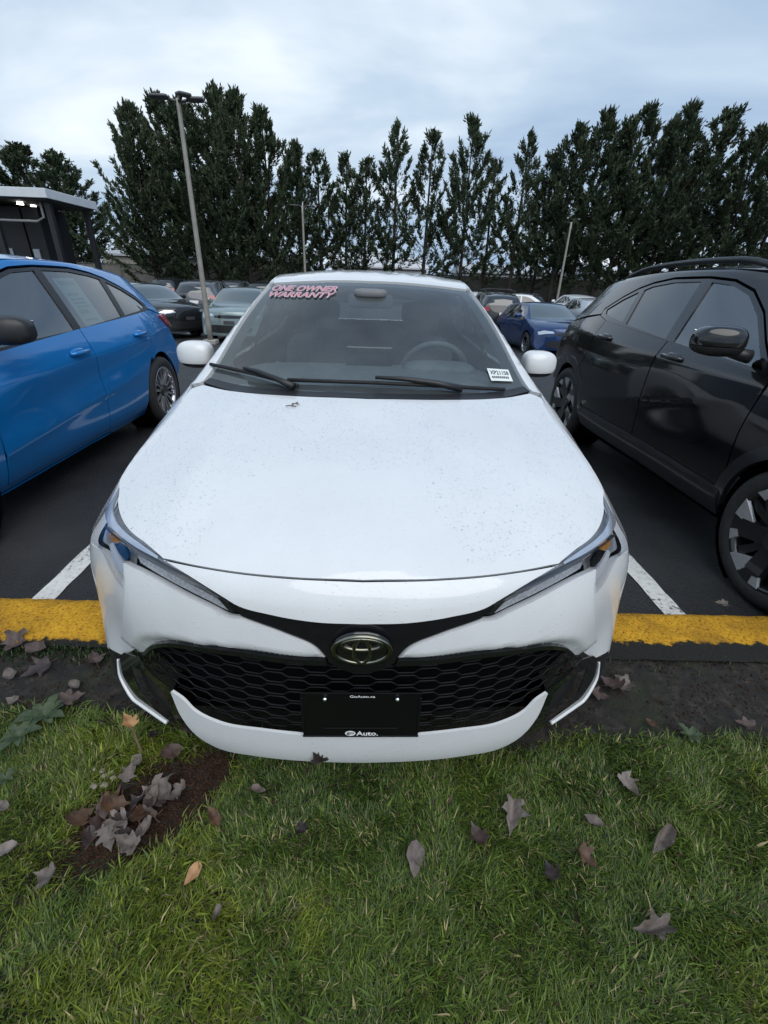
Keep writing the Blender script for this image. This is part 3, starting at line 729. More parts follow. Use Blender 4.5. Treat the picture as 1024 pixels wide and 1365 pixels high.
def sheet(name, x0, x1, y0, y1, nx, ny, zf, m):
    X, Y = np.meshgrid(np.linspace(x0, x1, nx), np.linspace(y0, y1, ny)); Zz = zf(X, Y); V = np.stack([X, Y, Zz], -1).reshape(-1, 3)
    I = np.arange(nx * ny).reshape(ny, nx); F_ = np.stack([I[:-1, :-1], I[:-1, 1:], I[1:, 1:], I[1:, :-1]], -1).reshape(-1, 4)
    me = fast_mesh(V, F_); me.polygons.foreach_set('use_smooth', [True] * len(me.polygons)); return link(name, me, m)
def edge_y(x):
    """where the grass begins"""
    x = np.asarray(x, float); return np.interp(x, [-2.2, -1.3, -1.0, -0.8, -0.2, 0.4, 0.7, 1.2, 2.2], [0.29, 0.27, 0.25, 0.23, 0.12, 0.10, 0.17, 0.17, 0.15]) + 0.035 * (fbm(x, x * 0 + 3.3, 7, 4) - 0.5) + 0.05 * (fbm(x, x * 0, 2, 8) - 0.5)
def patch_d(x, y):
    """signed field of the bare soil hollow: < 1 is inside"""
    x, y = np.asarray(x, float), np.asarray(y, float); ca, sa = math.cos(R(38)), math.sin(R(38)); u = (x + 0.575) * ca + (y + 0.035) * sa; v = -(x + 0.575) * sa + (y + 0.035) * ca
    return np.sqrt((u / 0.230)**2 + (v / 0.120)**2) + 0.5 * (fbm(x, y, 16, 12) - 0.5)
def lawn_z(x, y):
    d = np.clip(1.25 - patch_d(x, y), 0, 1)
    return 0.068 + 0.03 * (fbm(x, y, 2.5, 2) - 0.5) + 0.012 * (fbm(x, y, 18, 6) - 0.5) - 0.02 * np.clip(d * 2, 0, 1) + 0.012 * np.clip((np.asarray(edge_y(x)) - y) * 12, -1, 0)
tag(sheet('soil', -7, 7, -5, 0.60, 700, 300, lawn_z, m_soil), kind='structure')
V = [(x, y, 0.055) for y in (-700, -4.9) for x in (-600, 600)]; V += [(x, y, 0.055) for y in (-4.95, 0.5) for x in (6.95, 600)] + [(x, y, 0.055) for y in (-4.95, 0.5) for x in (-600, -6.95)]
m_far, t, b_, co = node_mat('far_lawn'); fl = nz_(t, co, 3, 6, 0.7); t.links.new(ramp_(t, fl.outputs['Fac'], [(0.3, (0.02, 0.035, 0.010)), (0.7, (0.05, 0.08, 0.022))]).outputs[0], b_.inputs['Base Color']); b_.inputs['Roughness'].default_value = 0.9
tag(link('lawn_beyond', mesh_from(V, [(0, 1, 3, 2), (4, 5, 7, 6), (8, 9, 11, 10)]), m_far), kind='structure')

# grass blades
def grass(n, x0, x1, y0, y1, seed, lmin, lmax, wid):
    g = np.random.default_rng(seed); x = g.uniform(x0, x1, n); y = g.uniform(y0, y1, n)
    keep = (y < edge_y(x) + 0.02 * g.normal(size=n)) & (patch_d(x, y) > 1.0 + 0.12 * g.normal(size=n)) & (fbm(x, y, 5, 21) * 0.8 + g.uniform(0, 0.62, n) > 0.36)
    x, y = x[keep], y[keep]; n = len(x); z = lawn_z(x, y)
    cl = fbm(x, y, 3.0, 31); an = fbm(x, y, 6.0, 41) * 14 + g.normal(0, 1.1, n)
    L = (lmin + (lmax - lmin) * g.beta(2, 2.4, n)) * (0.75 + 0.6 * cl); lean = np.clip(g.normal(0.95, 0.33, n), 0.1, 1.5)
    W = wid * (0.6 + 0.8 * g.random(n)); dx, dy = np.cos(an), np.sin(an); px_, py_ = -dy, dx
    def at(f, le): return np.stack([x + dx * L * f * np.sin(le), y + dy * L * f * np.sin(le), z - 0.004 + L * f * np.cos(le)], 1)
    p0 = at(0, lean); p1 = at(0.5, lean * 0.72); p2 = at(1.0, lean * 1.02); p2[:, 2] = np.maximum(p2[:, 2], z + 0.004)
    sv = np.stack([px_, py_, 0 * px_], 1) * (W / 2)[:, None]
    V = np.stack([p0 - sv, p0 + sv, p1 - sv * 0.85, p1 + sv * 0.85, p2], 1).reshape(-1, 3); b0 = np.arange(n)[:, None] * 5
    F_ = np.concatenate([b0 + np.array([[0, 1, 3]]), b0 + np.array([[0, 3, 2]]), b0 + np.array([[2, 3, 4]])], 1).reshape(-1, 3)
    t_ = g.random(n); u = np.clip(cl * 1.5 - 0.3 + 0.35 * g.normal(size=n), 0, 1)
    c = np.array([0.036, 0.070, 0.011])[None] * (1 - u)[:, None] + np.array([0.125, 0.178, 0.024])[None] * u[:, None]
    yel = fbm(x, y, 2.2, 55) > 0.56; c[yel] = c[yel] * np.array([1.35, 1.18, 0.9])
    dry = t_ < 0.055 + 0.05 * (fbm(x, y, 4, 61) > 0.55); c[dry] = np.array([0.30, 0.25, 0.12]) * (0.5 + 0.7 * g.random((dry.sum(), 1)))
    brown = (t_ > 0.96); c[brown] = np.array([0.05, 0.034, 0.02])
    c = c * (0.7 + 0.6 * g.random((n, 1)))
    col = np.ones((n, 5, 4)); col[:, :, :3] = c[:, None, :]
    return V, F_, col.reshape(-1, 4)
parts = [grass(300000, -1.95, 1.95, -0.72, 0.34, 3, 0.014, 0.045, 0.0029), grass(60000, -4.2, 4.2, -2.6, 0.34, 5, 0.02, 0.055, 0.006), grass(16000, -1.9, 1.9, -0.7, 0.3, 9, 0.025, 0.07, 0.0030)]
def tufts(n, seed):
    g = np.random.default_rng(seed); x = g.uniform(-2.6, 2.6, n); y = 0.545 + kerb_y(x) + 0.035 * g.normal(size=n); k = (fbm(x, x * 0 + 9, 3.0, 91) > 0.5 + 0.12 * (x > 0)) | (g.random(n) < 0.06); x, y = x[k], y[k]; n = len(x); z = lawn_z(x, y)
    an = g.uniform(0, 6.28, n); L = g.uniform(0.012, 0.04, n); d = np.stack([np.cos(an), np.sin(an)], 1); p0 = np.stack([x, y, z - 0.003], 1); s_ = np.stack([-d[:, 1], d[:, 0], 0 * an], 1) * 0.0018; tip = p0 + np.stack([d[:, 0] * L * 0.6, d[:, 1] * L * 0.6, L * 0.8], 1); mid_ = (p0 + tip) / 2 + np.array([0, 0, 0.004])
    V = np.stack([p0 - s_, p0 + s_, mid_ - s_, mid_ + s_, tip], 1).reshape(-1, 3); b0 = np.arange(n)[:, None] * 5; F_ = np.concatenate([b0 + np.array([[0, 1, 3]]), b0 + np.array([[0, 3, 2]]), b0 + np.array([[2, 3, 4]])], 1).reshape(-1, 3)
    col = np.ones((n, 5, 4)); col[:, :, :3] = (np.array([0.02, 0.04, 0.010])[None] * g.uniform(0.5, 1.6, (n, 1)))[:, None]; return V, F_, col.reshape(-1, 4)
parts.append(tufts(14000, 4))
o_ = 0; VV = []; FF = []; CC = []
for v_, f_, c_ in parts: VV.append(v_); FF.append(f_ + o_); CC.append(c_); o_ += len(v_)
me = fast_mesh(np.concatenate(VV), np.concatenate(FF)); ca_ = me.color_attributes.new('col', 'FLOAT_COLOR', 'POINT'); ca_.data.foreach_set('color', np.concatenate(CC).astype(np.float32).ravel())
m_gr, t, b_, co = node_mat('grass_blade'); at_ = N(t, 'ShaderNodeVertexColor', layer_name='col'); t.links.new(at_.outputs[0], b_.inputs['Base Color']); b_.inputs['Roughness'].default_value = 0.5; b_.inputs['Specular IOR Level'].default_value = 0.35
tag(link('grass', me, m_gr), 'short uneven lawn grass in front of the cars', 'grass', kind='stuff')

# ------------------------------------------------------------------ trees
def tree_mesh(seed, H, Wd, dense, base=0.10):
    """columnar cypress: trunk and limbs, and a crown of upswept sprays made of narrow leaf blades"""
    g = np.random.default_rng(seed); bm = bmesh.new(); lean = g.normal(0, 0.01, 2)
    tr = [(lean[0] * H * t, lean[1] * H * t, H * t) for t in np.linspace(0, 0.96, 10)]; tube(bm, tr, [0.16 * (1 - t) + 0.02 for t in np.linspace(0, 0.96, 10)], 7)
    nl = int(82 * dense); S0 = []; D0 = []; Ls = []
    for i in range(nl):
        t = base + (0.985 - base) * (i + g.random()) / nl
        prof = Wd / 2 * (1.0 - t)**0.86 * min(1, (t - base + 0.12) / 0.20) * g.uniform(0.55, 1.25) * 1.30 + 0.10
        if g.random() < 0.10: prof *= 1.3
        az = g.uniform(0, 2 * math.pi) if i % 3 else (i * 2.4); el0 = g.uniform(-0.05, 0.42) + 0.42 * t; d = np.array([math.cos(az), math.sin(az)])
        root = np.array([lean[0] * H * t, lean[1] * H * t, H * t]); L = prof / math.cos(min(1.0, el0 * 0.8)); pts = [root]; el = el0; n = 6
        for k in range(n):
            el = min(1.25, el + (0.09 + 0.05 * t)); st = L / n; pts.append(pts[-1] + st * np.array([d[0] * math.cos(el), d[1] * math.cos(el), math.sin(el)]))
        if i % 2 == 0: tube(bm, pts[:4], [0.035 * (1 - t) + 0.012, 0.025 * (1 - t) + 0.01, 0.016 * (1 - t) + 0.006, 0.006], 4, False)
        pts = np.array(pts); ns = int((8 + 13 * L) * (0.8 + 0.4 * dense))
        for q in range(ns):
            f = g.beta(2.6, 1.0) * n; a = int(min(n - 1, f)); p = pts[a] + (pts[a + 1] - pts[a]) * (f - a); dd = pts[a + 1] - pts[a]; dd = dd / np.linalg.norm(dd)
            rnd = g.normal(0, 1, 3); p = p + rnd * 0.10 * (1 - 0.5 * f / n); dd = dd + g.normal(0, 0.42, 3) + np.array([0, 0, 0.25]); S0.append(p); D0.append(dd / np.linalg.norm(dd)); Ls.append(g.uniform(0.26, 0.58))
        S0.append(pts[-1]); D0.append(dd / np.linalg.norm(dd)); Ls.append(0.6)
    for q in range(14): S0.append(np.array([lean[0] * H, lean[1] * H, H * (0.93 + 0.055 * g.random())]) + g.normal(0, 0.05, 3)); D0.append(np.array([g.normal(0, 0.25), g.normal(0, 0.25), 1.0])); Ls.append(0.55)
    P = np.array(S0); D = np.array(D0); L = np.array(Ls); K = 9; m = len(P)
    P = np.repeat(P, K, 0); D = np.repeat(D, K, 0); L = np.repeat(L, K); f = np.tile(np.linspace(0, 1, K), m); nn = m * K
    side = np.cross(D, g.normal(0, 1, (nn, 3))); side /= np.linalg.norm(side, axis=1)[:, None]
    o = P + D * (L * f * 0.6)[:, None]; dr = D + side * (0.75 * (1 - f))[:, None]; dr /= np.linalg.norm(dr, axis=1)[:, None]; ll = L * (0.50 - 0.18 * f) * g.uniform(0.4, 1.5, nn)
    wv = np.cross(dr, g.normal(0, 1, (nn, 3))); wv /= np.linalg.norm(wv, axis=1)[:, None]; ww = ll * g.uniform(0.12, 0.20, nn)
    A, B, C_, T_ = o, o + dr * (ll * 0.45)[:, None] - wv * ww[:, None], o + dr * (ll * 0.45)[:, None] + wv * ww[:, None], o + dr * ll[:, None]
    V = np.stack([A, B, T_, C_], 1).reshape(-1, 3); F_ = np.arange(nn * 4).reshape(-1, 4)
    crown = fast_mesh(V, F_); ca = crown.color_attributes.new('col', 'FLOAT_COLOR', 'POINT'); u = g.random(m); u = np.repeat(u, K)[:, None]
    c = np.array([0.026, 0.044, 0.024]) * (1 - u) + np.array([0.085, 0.112, 0.060]) * u; br = np.repeat(g.random(m) < 0.03, K); c[br] = (0.05, 0.035, 0.02)
    col = np.ones((nn, 4, 4)); col[:, :, :3] = c[:, None]; ca.data.foreach_set('color', col.astype(np.float32).ravel())
    tm = bpy.data.meshes.new('trunk'); bm.to_mesh(tm); bm.free(); tm.polygons.foreach_set('use_smooth', [True] * len(tm.polygons)); return tm, crown
m_bark = mat('bark', (0.035, 0.028, 0.022), 0.9, noise=(9, 0.5), bump=(14, 0.8, 0.03))
m_leaf, t, b_, co = node_mat('cypress_leaf'); at_ = N(t, 'ShaderNodeVertexColor', layer_name='col'); t.links.new(at_.outputs[0], b_.inputs['Base Color']); b_.inputs['Roughness'].default_value = 0.6; b_.inputs['Specular IOR Level'].default_value = 0.25
TV = {'dense': [tree_mesh(s, 12.0, 8.4, 1.45, 0.04) for s in (1, 2, 3)], 'mid': [tree_mesh(s, 12.0, 7.6, 1.08, 0.10) for s in (11, 12, 13)], 'sparse': [tree_mesh(s, 12.0, 7.2, 0.74, 0.13) for s in (21, 22, 23, 24)]}
def world_at(u, v, y):
    d = CAM_FW + CAM_R * (u - 512) / CAM_F - CAM_U * (v - 682.5) / CAM_F; return CAM_C + d * ((y - CAM_C[1]) / d[1])
ORD = ['first', 'second', 'third', 'fourth', 'fifth', 'sixth', 'seventh', 'eighth', 'ninth', 'tenth', 'eleventh', 'twelfth', 'thirteenth', 'fourteenth', 'fifteenth', 'sixteenth', 'seventeenth', 'eighteenth', 'nineteenth', 'twentieth', 'twenty-first', 'twenty-second', 'twenty-third', 'twenty-fourth', 'twenty-fifth']
trees = [(168, 142, 40, 'dense', 0.85), (207, 131, 42, 'dense', 1.1), (248, 140, 40, 'dense', 1.15), (284, 119, 42, 'dense', 1.1), (312, 126, 40, 'dense', 1.0), (354, 150, 41, 'mid', 1.05), (394, 194, 43, 'mid', 0.95), (425, 205, 43, 'sparse', 1.0), (460, 208, 44, 'sparse', 0.95), (486, 214, 43, 'sparse', 1.05), (531, 166, 43, 'sparse', 1.05), (575, 178, 43, 'sparse', 1.1), (633, 163, 43, 'mid', 1.0), (664, 216, 44, 'sparse', 1.0), (707, 180, 43, 'sparse', 1.0), (738, 212, 44, 'mid', 0.9), (772, 172, 42, 'mid', 1.05), (804, 150, 42, 'mid', 1.1), (836, 172, 41, 'mid', 1.05), (862, 147, 41, 'mid', 1.15), (925, 140, 40, 'dense', 1.1), (895, 168, 43, 'mid', 1.0), (973, 150, 40, 'mid', 1.2), (1022, 172, 39, 'dense', 1.15), (1075, 160, 39, 'dense', 1.2)]
order = sorted(range(len(trees)), key=lambda i: trees[i][0])
for n_, i in enumerate(order):
    u, v, y, kind, ws_ = trees[i]; p = world_at(u, v, y); z0 = gz(y); h = p[2] - z0; tm, cm = TV[kind][i % len(TV[kind])]
    a = thing('cypress_tree', f'{ORD[n_]} tall dark conifer from the left in the row at the back of the lot', 'tree', (p[0], y, z0), (i * 2.3) % 6.28, 'conifers in the back row')
    sx = ws_ * (0.92 + 0.16 * rng.random()); a.scale = (sx, sx, h / 12.0)
    link('trunk', tm, m_bark, a); link('crown', cm, m_leaf, a)
for u, v, y, ws_, lb in ((18, 196, 62, 1.9, 'broad dark tree rising behind the left end of the canopy building'), (70, 205, 60, 1.6, 'dark tree whose top shows behind the right end of the canopy roof')):
    p = world_at(u, v, y); a = thing('cypress_tree', lb, 'tree', (p[0], y, gz(y)), u, 'trees behind the building'); a.scale = (ws_, ws_, (p[2] - gz(y)) / 12.0)
    link('trunk', TV['dense'][0][0], m_bark, a); link('crown', TV['dense'][0][1], m_leaf, a)

# ------------------------------------------------------------------ wall, sheds, canopy building
m_wall = mat('boundary_wall', (0.145, 0.14, 0.125), 0.85, noise=(1.5, 0.2)); m_cap = mat('wall_cap', (0.05, 0.05, 0.05), 0.8); m_post = mat('wall_post', (0.12, 0.115, 0.105), 0.85, noise=(4, 0.2))
wl = thing('boundary_wall', 'long low grey wall behind the row of conifers', 'wall', (0, 0, 0))
for i in range(26):
    x0 = -30 + 3.2 * i; bm = bmesh.new(); box(bm, (x0 + 1.6, 48, gz(48) + 1.2), (3.06, 0.12, 2.4), 0.01); obj('panel', bm, m_wall, wl)
    bm = bmesh.new(); box(bm, (x0 + 1.6, 48, gz(48) + 2.46), (3.2, 0.2, 0.10), 0.01); obj('coping', bm, m_cap, wl)
    bm = bmesh.new(); box(bm, (x0, 47.97, gz(48) + 1.2), (0.14, 0.22, 2.4), 0.01); obj('post', bm, m_post, wl)
def shed(name, label, x0, x1, y, h, m, roofm, ridge=1.2, depth=14, doors=()):
    s = thing(name, label, 'building', ((x0 + x1) / 2, y, gz(y))); w = x1 - x0
    bm = bmesh.new(); box(bm, (0, depth / 2, h / 2), (w, depth, h), 0.02); obj('wall', bm, m, s)
    bm = bmesh.new(); vs_ = [bm.verts.new(p) for p in [(-w / 2 - 0.3, -0.3, h), (w / 2 + 0.3, -0.3, h), (w / 2 + 0.3, depth / 2, h + ridge), (-w / 2 - 0.3, depth / 2, h + ridge), (w / 2 + 0.3, depth + 0.3, h), (-w / 2 - 0.3, depth + 0.3, h), (-w / 2 - 0.3, -0.3, h + 0.18), (w / 2 + 0.3, -0.3, h + 0.18)]]
    for q in ((6, 7, 2, 3), (3, 2, 4, 5), (0, 1, 7, 6), (1, 4, 2, 7), (5, 0, 6, 3)): bm.faces.new([vs_[i] for i in q])
    obj('roof', bm, roofm, s)
    for dx, dw, dh in doors:
        bm = bmesh.new(); box(bm, (dx, -0.03, dh / 2), (dw, 0.1, dh), 0.01); obj('door', bm, mat('shed_door', (0.07, 0.07, 0.075), 0.6), s)
shed_w = mat('shed_white', (0.55, 0.56, 0.58), 0.6, noise=(0.6, 0.1)); shed_c = mat('shed_cream', (0.33, 0.31, 0.27), 0.8, noise=(0.8, 0.15)); roof_g = mat('shed_roof', (0.40, 0.42, 0.45), 0.5, noise=(0.8, 0.12))
shed('warehouse', 'cream warehouse wall seen between the trees on the left', -26, -7.5, 50, 3.2, shed_c, roof_g, 0.9, 12, ((3, 2.2, 2.4), (-4, 3, 2.6)))
shed('warehouse', 'pale warehouse with low white roof behind the middle trees', -5, 6.5, 62, 3.1, shed_w, shed_w, 1.5, 16, ((0, 3, 2.4),))
shed('warehouse', 'grey roofed shed behind the wall on the right', 12, 24, 64, 3.0, shed_w, roof_g, 1.2, 14, ((1, 3, 2.5),))
shed('warehouse', 'white shed at the far right behind the dense conifers', 27, 42, 60, 3.3, shed_w, shed_w, 1.3, 14, ((0, 3, 2.5),))

bd = thing('canopy_building', 'dark grey building with pale flat canopy roof and slit windows', 'building', (-13.4, 22, gz(22)))
m_fas = mat('white_fascia', (0.62, 0.66, 0.70), 0.45, noise=(2, 0.06)); m_dark = mat('dark_cladding_panel', (0.013, 0.0135, 0.016), 0.5, noise=(3, 0.25)); m_sof = mat('soffit', (0.045, 0.045, 0.048), 0.7); m_slit = mat('slit_window', (0.30, 0.34, 0.38), 0.12, 0, 0.6)
Hc = 4.88
bm = bmesh.new(); box(bm, (-7.5, 1.9, Hc - 0.16), (15.0, 3.9, 0.34), 0.02); obj('canopy_fascia', bm, m_fas, bd)
bm = bmesh.new(); box(bm, (-7.5, 1.9, Hc - 0.36), (14.7, 3.6, 0.08)); so_ = obj('soffit', bm, m_sof, bd)
bm = bmesh.new(); box(bm, (-8.45, 2.75, 2.2), (13.7, 2.1, 4.4), 0.02); wl2 = obj('wall', bm, m_dark, bd)
for i, x in enumerate((-2.1, -3.3, -4.5, -5.7)):
    bm = bmesh.new(); box(bm, (x, 1.67, 2.0), (0.28, 0.06, 1.5), 0.01); obj('window', bm, m_slit, bd)
for i in range(12):
    bm = bmesh.new(); box(bm, (-1.15 - 1.2 * i, 1.672, 2.2), (0.03, 0.05, 4.3)); obj('cladding_joint', bm, cavity, bd)
for x, y in ((-0.35, 0.5), (-0.35, 3.4), (-2.6, 0.35), (-6.5, 0.35)):
    bm = bmesh.new(); box(bm, (x, y, (Hc - 0.38) / 2), (0.22, 0.22, Hc - 0.38), 0.01); obj('post', bm, m_dark, bd)
bm = bmesh.new(); tube(bm, [(-14, 0.4, 3.75), (-0.9, 0.4, 3.75), (-0.6, 0.4, 3.9), (-0.6, 0.4, 4.45)], 0.05, 8); obj('duct', bm, mat('duct_grey', (0.22, 0.23, 0.24), 0.5), bd)
lamp_on = mat('lit_downlight', (1, 0.97, 0.9), 0.5, emit=((1, 0.96, 0.88), 6.0))
for x, y in ((-1.75, 0.9), (-1.9, 2.0)):
    bm = bmesh.new(); bmesh.ops.create_cone(bm, cap_ends=True, segments=16, radius1=0.13, radius2=0.10, depth=0.10, matrix=Matrix.Translation((x, y, Hc - 0.45))); obj('downlight', bm, lamp_on, bd)

# ------------------------------------------------------------------ lamp posts
m_pole = mat('galvanised_pole', (0.30, 0.285, 0.25), 0.55, 0.3, noise=(6, 0.15)); m_head = mat('lamp_head', (0.10, 0.10, 0.105), 0.5, 0.3)
def lamp_post(label, x, y, ztop, r, heads):
    h = ztop - gz(y); p = thing('lamp_post', label, 'lamp post', (x, y, gz(y)))
    bm = bmesh.new(); box(bm, (0, 0, 0.06), (0.36, 0.36, 0.12), 0.02); obj('base', bm, mat('concrete', (0.3, 0.29, 0.27), 0.9, noise=(5, 0.2)), p)
    bm = bmesh.new(); n = 12; tube(bm, [(0, 0, 0.05 + (h - 0.05) * i / n) for i in range(n + 1)], [r * (1 - 0.35 * i / n) for i in range(n + 1)], 12); obj('pole', bm, m_pole, p, smooth=True)
    for a, L, tilt in heads:
        dx_, dy_ = math.cos(a), math.sin(a); bm = bmesh.new(); tube(bm, [(0, 0, h - 0.06), (dx_ * 0.22, dy_ * 0.22, h - 0.02)], 0.03, 8); ar = obj('arm', bm, m_head, p, smooth=True)
        bm = bmesh.new(); superell(bm, (0, 0, 0), (L / 2, 0.15, 0.036), 0.5, 0.4, 24, 10)
        bmesh.ops.transform(bm, matrix=Matrix.Translation((dx_ * (0.2 + L / 2), dy_ * (0.2 + L / 2), h)) @ Matrix.Rotation(a, 4, 'Z') @ Matrix.Rotation(tilt, 4, 'Y'), verts=bm.verts[:]); obj('lamp_head', bm, m_head, ar, smooth=True)
p = world_at(237, 131, 13); lamp_post('tall leaning-looking lamp post with twin heads before the left trees', p[0], 13, p[2], 0.075, [(math.pi + 0.15, 0.42, 0.05), (0.1, 0.38, -0.06), (-0.9, 0.34, 0.1)])
p = world_at(403, 274, 34); lamp_post('small distant lamp post in front of the middle trees', p[0], 34, p[2], 0.09, [(math.pi, 0.6, 0), (0, 0.6, 0)])
p = world_at(762, 296, 33); lamp_post('plain pale pole beside the right-hand dense trees', p[0], 33, p[2], 0.09, [(1.4, 0.5, 0)])
# ------------------------------------------------------------------ the white hatchback
def build_hero():
    b = make_base(HERO, 4)
    white = paint('white_paint', (0.70, 0.715, 0.725), 0.0, 0.4, drops=0.45)
    root = thing('white_car', 'white hatchback with rain drops on its hood, nose over the grass in front', 'car', (0, 0, 0))
    VP = Cen((0, CAM_C[1], CAM_C[2]), (1, 0, 0), (0, math.sin(CAM_PITCH), math.cos(CAM_PITCH)), (0, math.cos(CAM_PITCH), -math.sin(CAM_PITCH)))
    CORN = Lin((0.78, -0.62, 0), (0.62, 0.78, 0), (0, 0, 1))
    def p3(u, v):
        p = cast(b, CAM_C, CAM_FW + CAM_R * (u - 512) / CAM_F - CAM_U * (v - 682.5) / CAM_F)[0].copy(); p[0] = abs(p[0]); return p
    def px(l, pr=VP): return [pr.inv(p3(*q)) for q in l]
    def sd(l, pr): return [pr.inv(cast(b, *SIDE.ray(*q))[0]) for q in l]
    def tp(l, pr=VP): return [pr.inv(cast(b, *TOP.ray(*q))[0]) for q in l]
    S = lambda l, n=8: [tuple(p) for p in hermite(l, n)]
    def symm(half):                     # half loop on u>=0 from the centre line back to it
        h = [(max(u, 0.0), v) for u, v in half]; h[0] = (0.0, h[0][1]); h[-1] = (0.0, h[-1][1])
        return h + [(-u, v) for u, v in h[::-1] if u > 1e-6]
    ud = 1.0
    # ---- traced feature lines, as functions of the projection they are drawn in
    NOSE = Lin((0, -0.75, 0.66), (1, 0, 0), (0, 0.66, 0.75)); FB = Lin((0.34, -0.88, 0.33), (0.93, 0.36, 0), (-0.12, 0.31, 0.94)); HLP = Lin((0.50, -0.52, 0.69), (0.72, 0.69, 0), (-0.476, 0.497, 0.725))
    VN = Lin((0.52, -0.85, 0.10), (0.853, 0.522, 0), (-0.05, 0.085, 0.995)); FB2 = Lin((0, -0.97, 0.24), (1, 0, 0), (0, 0.24, 0.97))
    hood_gap = lambda pr: S(px([(482, 775), (390, 771), (325, 765), (261, 755), (217, 746)], pr))
    hl_top = lambda pr: S(px([(217, 746), (193, 725), (174, 710), (161, 691), (156.5, 669), (158, 656)], pr) + sd([(0.53, 0.808), (0.60, 0.828), (0.64, 0.838)], pr))
    hood_side = lambda pr: S(sd([(0.64, 0.838), (0.75, 0.862), (0.90, 0.886), (1.06, 0.914), (1.20, 0.945)], pr))
    hood_rear = lambda pr: S(tp([(0.735, 1.225), (0.55, 1.105), (0.30, 1.03), (0.0, 1.005)], pr))
    nose_low = lambda pr: S(px([(217, 747), (257, 772), (300, 799), (313, 807), (361, 821), (422, 831), (482, 833.5)], pr))
    hl_low = lambda pr: S(px([(166, 747), (190, 760), (240, 790), (279, 810), (303, 822), (320, 824)], pr))
    garn_low = lambda pr: S(px([(320, 824), (381, 847), (422, 866), (435, 880)], pr))
    gr_top = lambda pr: S(px([(435, 884), (381, 881.5), (325, 873.5), (261, 865.5), (221, 860), (200, 862), (184, 874)], pr))
    gr_low = lambda pr: S(px([(184, 881), (205, 902), (229, 917)], pr)) + S(px([(229, 917.5), (245, 928), (261, 944), (293, 960), (350, 970), (406, 976), (482, 981)], pr))
    # ---- hood, nose, garnish
    def hood_off(P, uv):                # two soft character lines running back along the hood
        x = np.abs(P[:, 0]); y = P[:, 1]; c = 0.50 + 0.06 * (y - 0.3)
        return 0.006 * np.exp(-((x - c) / 0.05)**2) * np.clip((y - 0.10) / 0.4, 0, 1) * np.clip((1.15 - y) / 0.3, 0, 1) - 0.004 * np.exp(-(x / 0.25)**2) * np.clip((y - 0.25) / 0.3, 0, 1) * np.clip((1.1 - y) / 0.3, 0, 1)
    panel(b, 'hood', [symm(hood_gap(TOP) + hl_top(TOP)[1:] + hood_side(TOP)[1:] + hood_rear(TOP)[1:])], TOP, white, root, gap=0.0025, grid=0.025, thick=0.014, offf=hood_off)
    panel(b, 'nose_panel', [symm(hood_gap(NOSE) + nose_low(NOSE)[1:])], NOSE, white, root, gap=0.0022, grid=0.02, thick=0.015)
    panel(b, 'grille_garnish', [symm((garn_low(FB2) + S(px([(437, 886), (450, 894), (466, 899), (482, 900)], FB2)))[::-1] + nose_low(FB2)[16:])], FB2, black_gloss, root, gap=0.0014, off=-0.007, grid=0.018, thick=0.03)
    # ---- bumper
    crease = S(px([(168, 750), (170, 775), (169, 801), (167, 825), (164, 850)], FB))
    gtl = np.array(gr_top(FB) + px([(178, 871), (169, 864)], FB))
    def bup_off(P, uv):
        x = np.abs(P[:, 0]); d = np.sqrt(((uv[:, None, :] - gtl[None])**2).sum(2).min(1)); w = 0.020 + 0.022 * np.clip((x - 0.45) / 0.15, 0, 1)
        k = np.clip((w - d) / w, 0, 1); return 0.008 * np.clip((x - 0.48) / 0.13, 0, 1) - 0.024 * k * k * (3 - 2 * k)
    loop = hl_low(FB) + garn_low(FB)[1:] + gr_top(FB) + px([(177, 870), (169, 861)], FB) + crease[::-1]
    panel(b, 'front_bumper', [loop], FB, white, root, both=True, gap=0.0016, grid=0.014, thick=0.022, offf=bup_off)
    hl_out_side = [(0.64, 0.832), (0.59, 0.755), (0.515, 0.692), (0.435, 0.662)]
    hl_out_px = [(138, 742), (150, 768), (164, 788)]
    loop = S(sd(hl_out_side, CORN) + px(hl_out_px, CORN)) + px([(169, 801), (167, 825), (164, 850), (169, 861), (175, 868), (167, 873), (160, 877)], CORN) + \
        sd([(0.335, 0.30), (0.36, 0.245), (0.45, 0.225), (0.59, 0.215), (0.605, 0.318), (0.612, 0.40), (0.635, 0.475), (0.668, 0.53), (0.665, 0.66)], CORN)
    panel(b, 'bumper_corner', [loop], CORN, white, root, both=True, gap=0.0015, grid=0.025, thick=0.02, offf=lambda P, uv: -0.011 * np.clip((0.46 - P[:, 1]) / 0.2, 0, 1))
    half = S(px([(482, 1013), (422, 1011.5), (341, 1004), (293, 994), (269, 981), (245, 954), (230, 920)], FB2)) + S(px([(231, 918.5), (245, 928), (261, 944), (293, 960), (350, 970), (406, 976), (482, 981)], FB2))
    panel(b, 'lower_bumper_blade', [symm(half)], FB2, white, root, gap=0.0012, grid=0.018, thick=0.008, off=0.008)
    oe = S(px([(158, 876), (159, 889), (161, 900), (168, 915), (180, 934), (199, 953), (221, 969)], VN))
    vent = oe + px([(240, 975), (262, 979), (245, 954), (228, 917), (205, 901), (182, 876), (166, 870.5)], VN)
    vent_in = px([(174, 888), (188, 894), (206, 909), (219, 922), (230, 950), (237, 966), (223, 959), (203, 942), (187, 922)], VN)
    panel(b, 'fog_lamp_surround', [vent, vent_in], VN, black_gloss, root, both=True, gap=0.0, grid=0.016, thick=0.003, off=0.001)
    panel(b, 'fog_lamp_recess', [vent_in], VN, black_satin, root, both=True, gap=-0.002, grid=0.02, thick=0.0, off=-0.022)
    e2 = np.array(oe)[16:]; e3 = np.array(oe)[2:]
    path = [cast(b, *VN.ray(*q)) for q in e3]; nq = len(path)
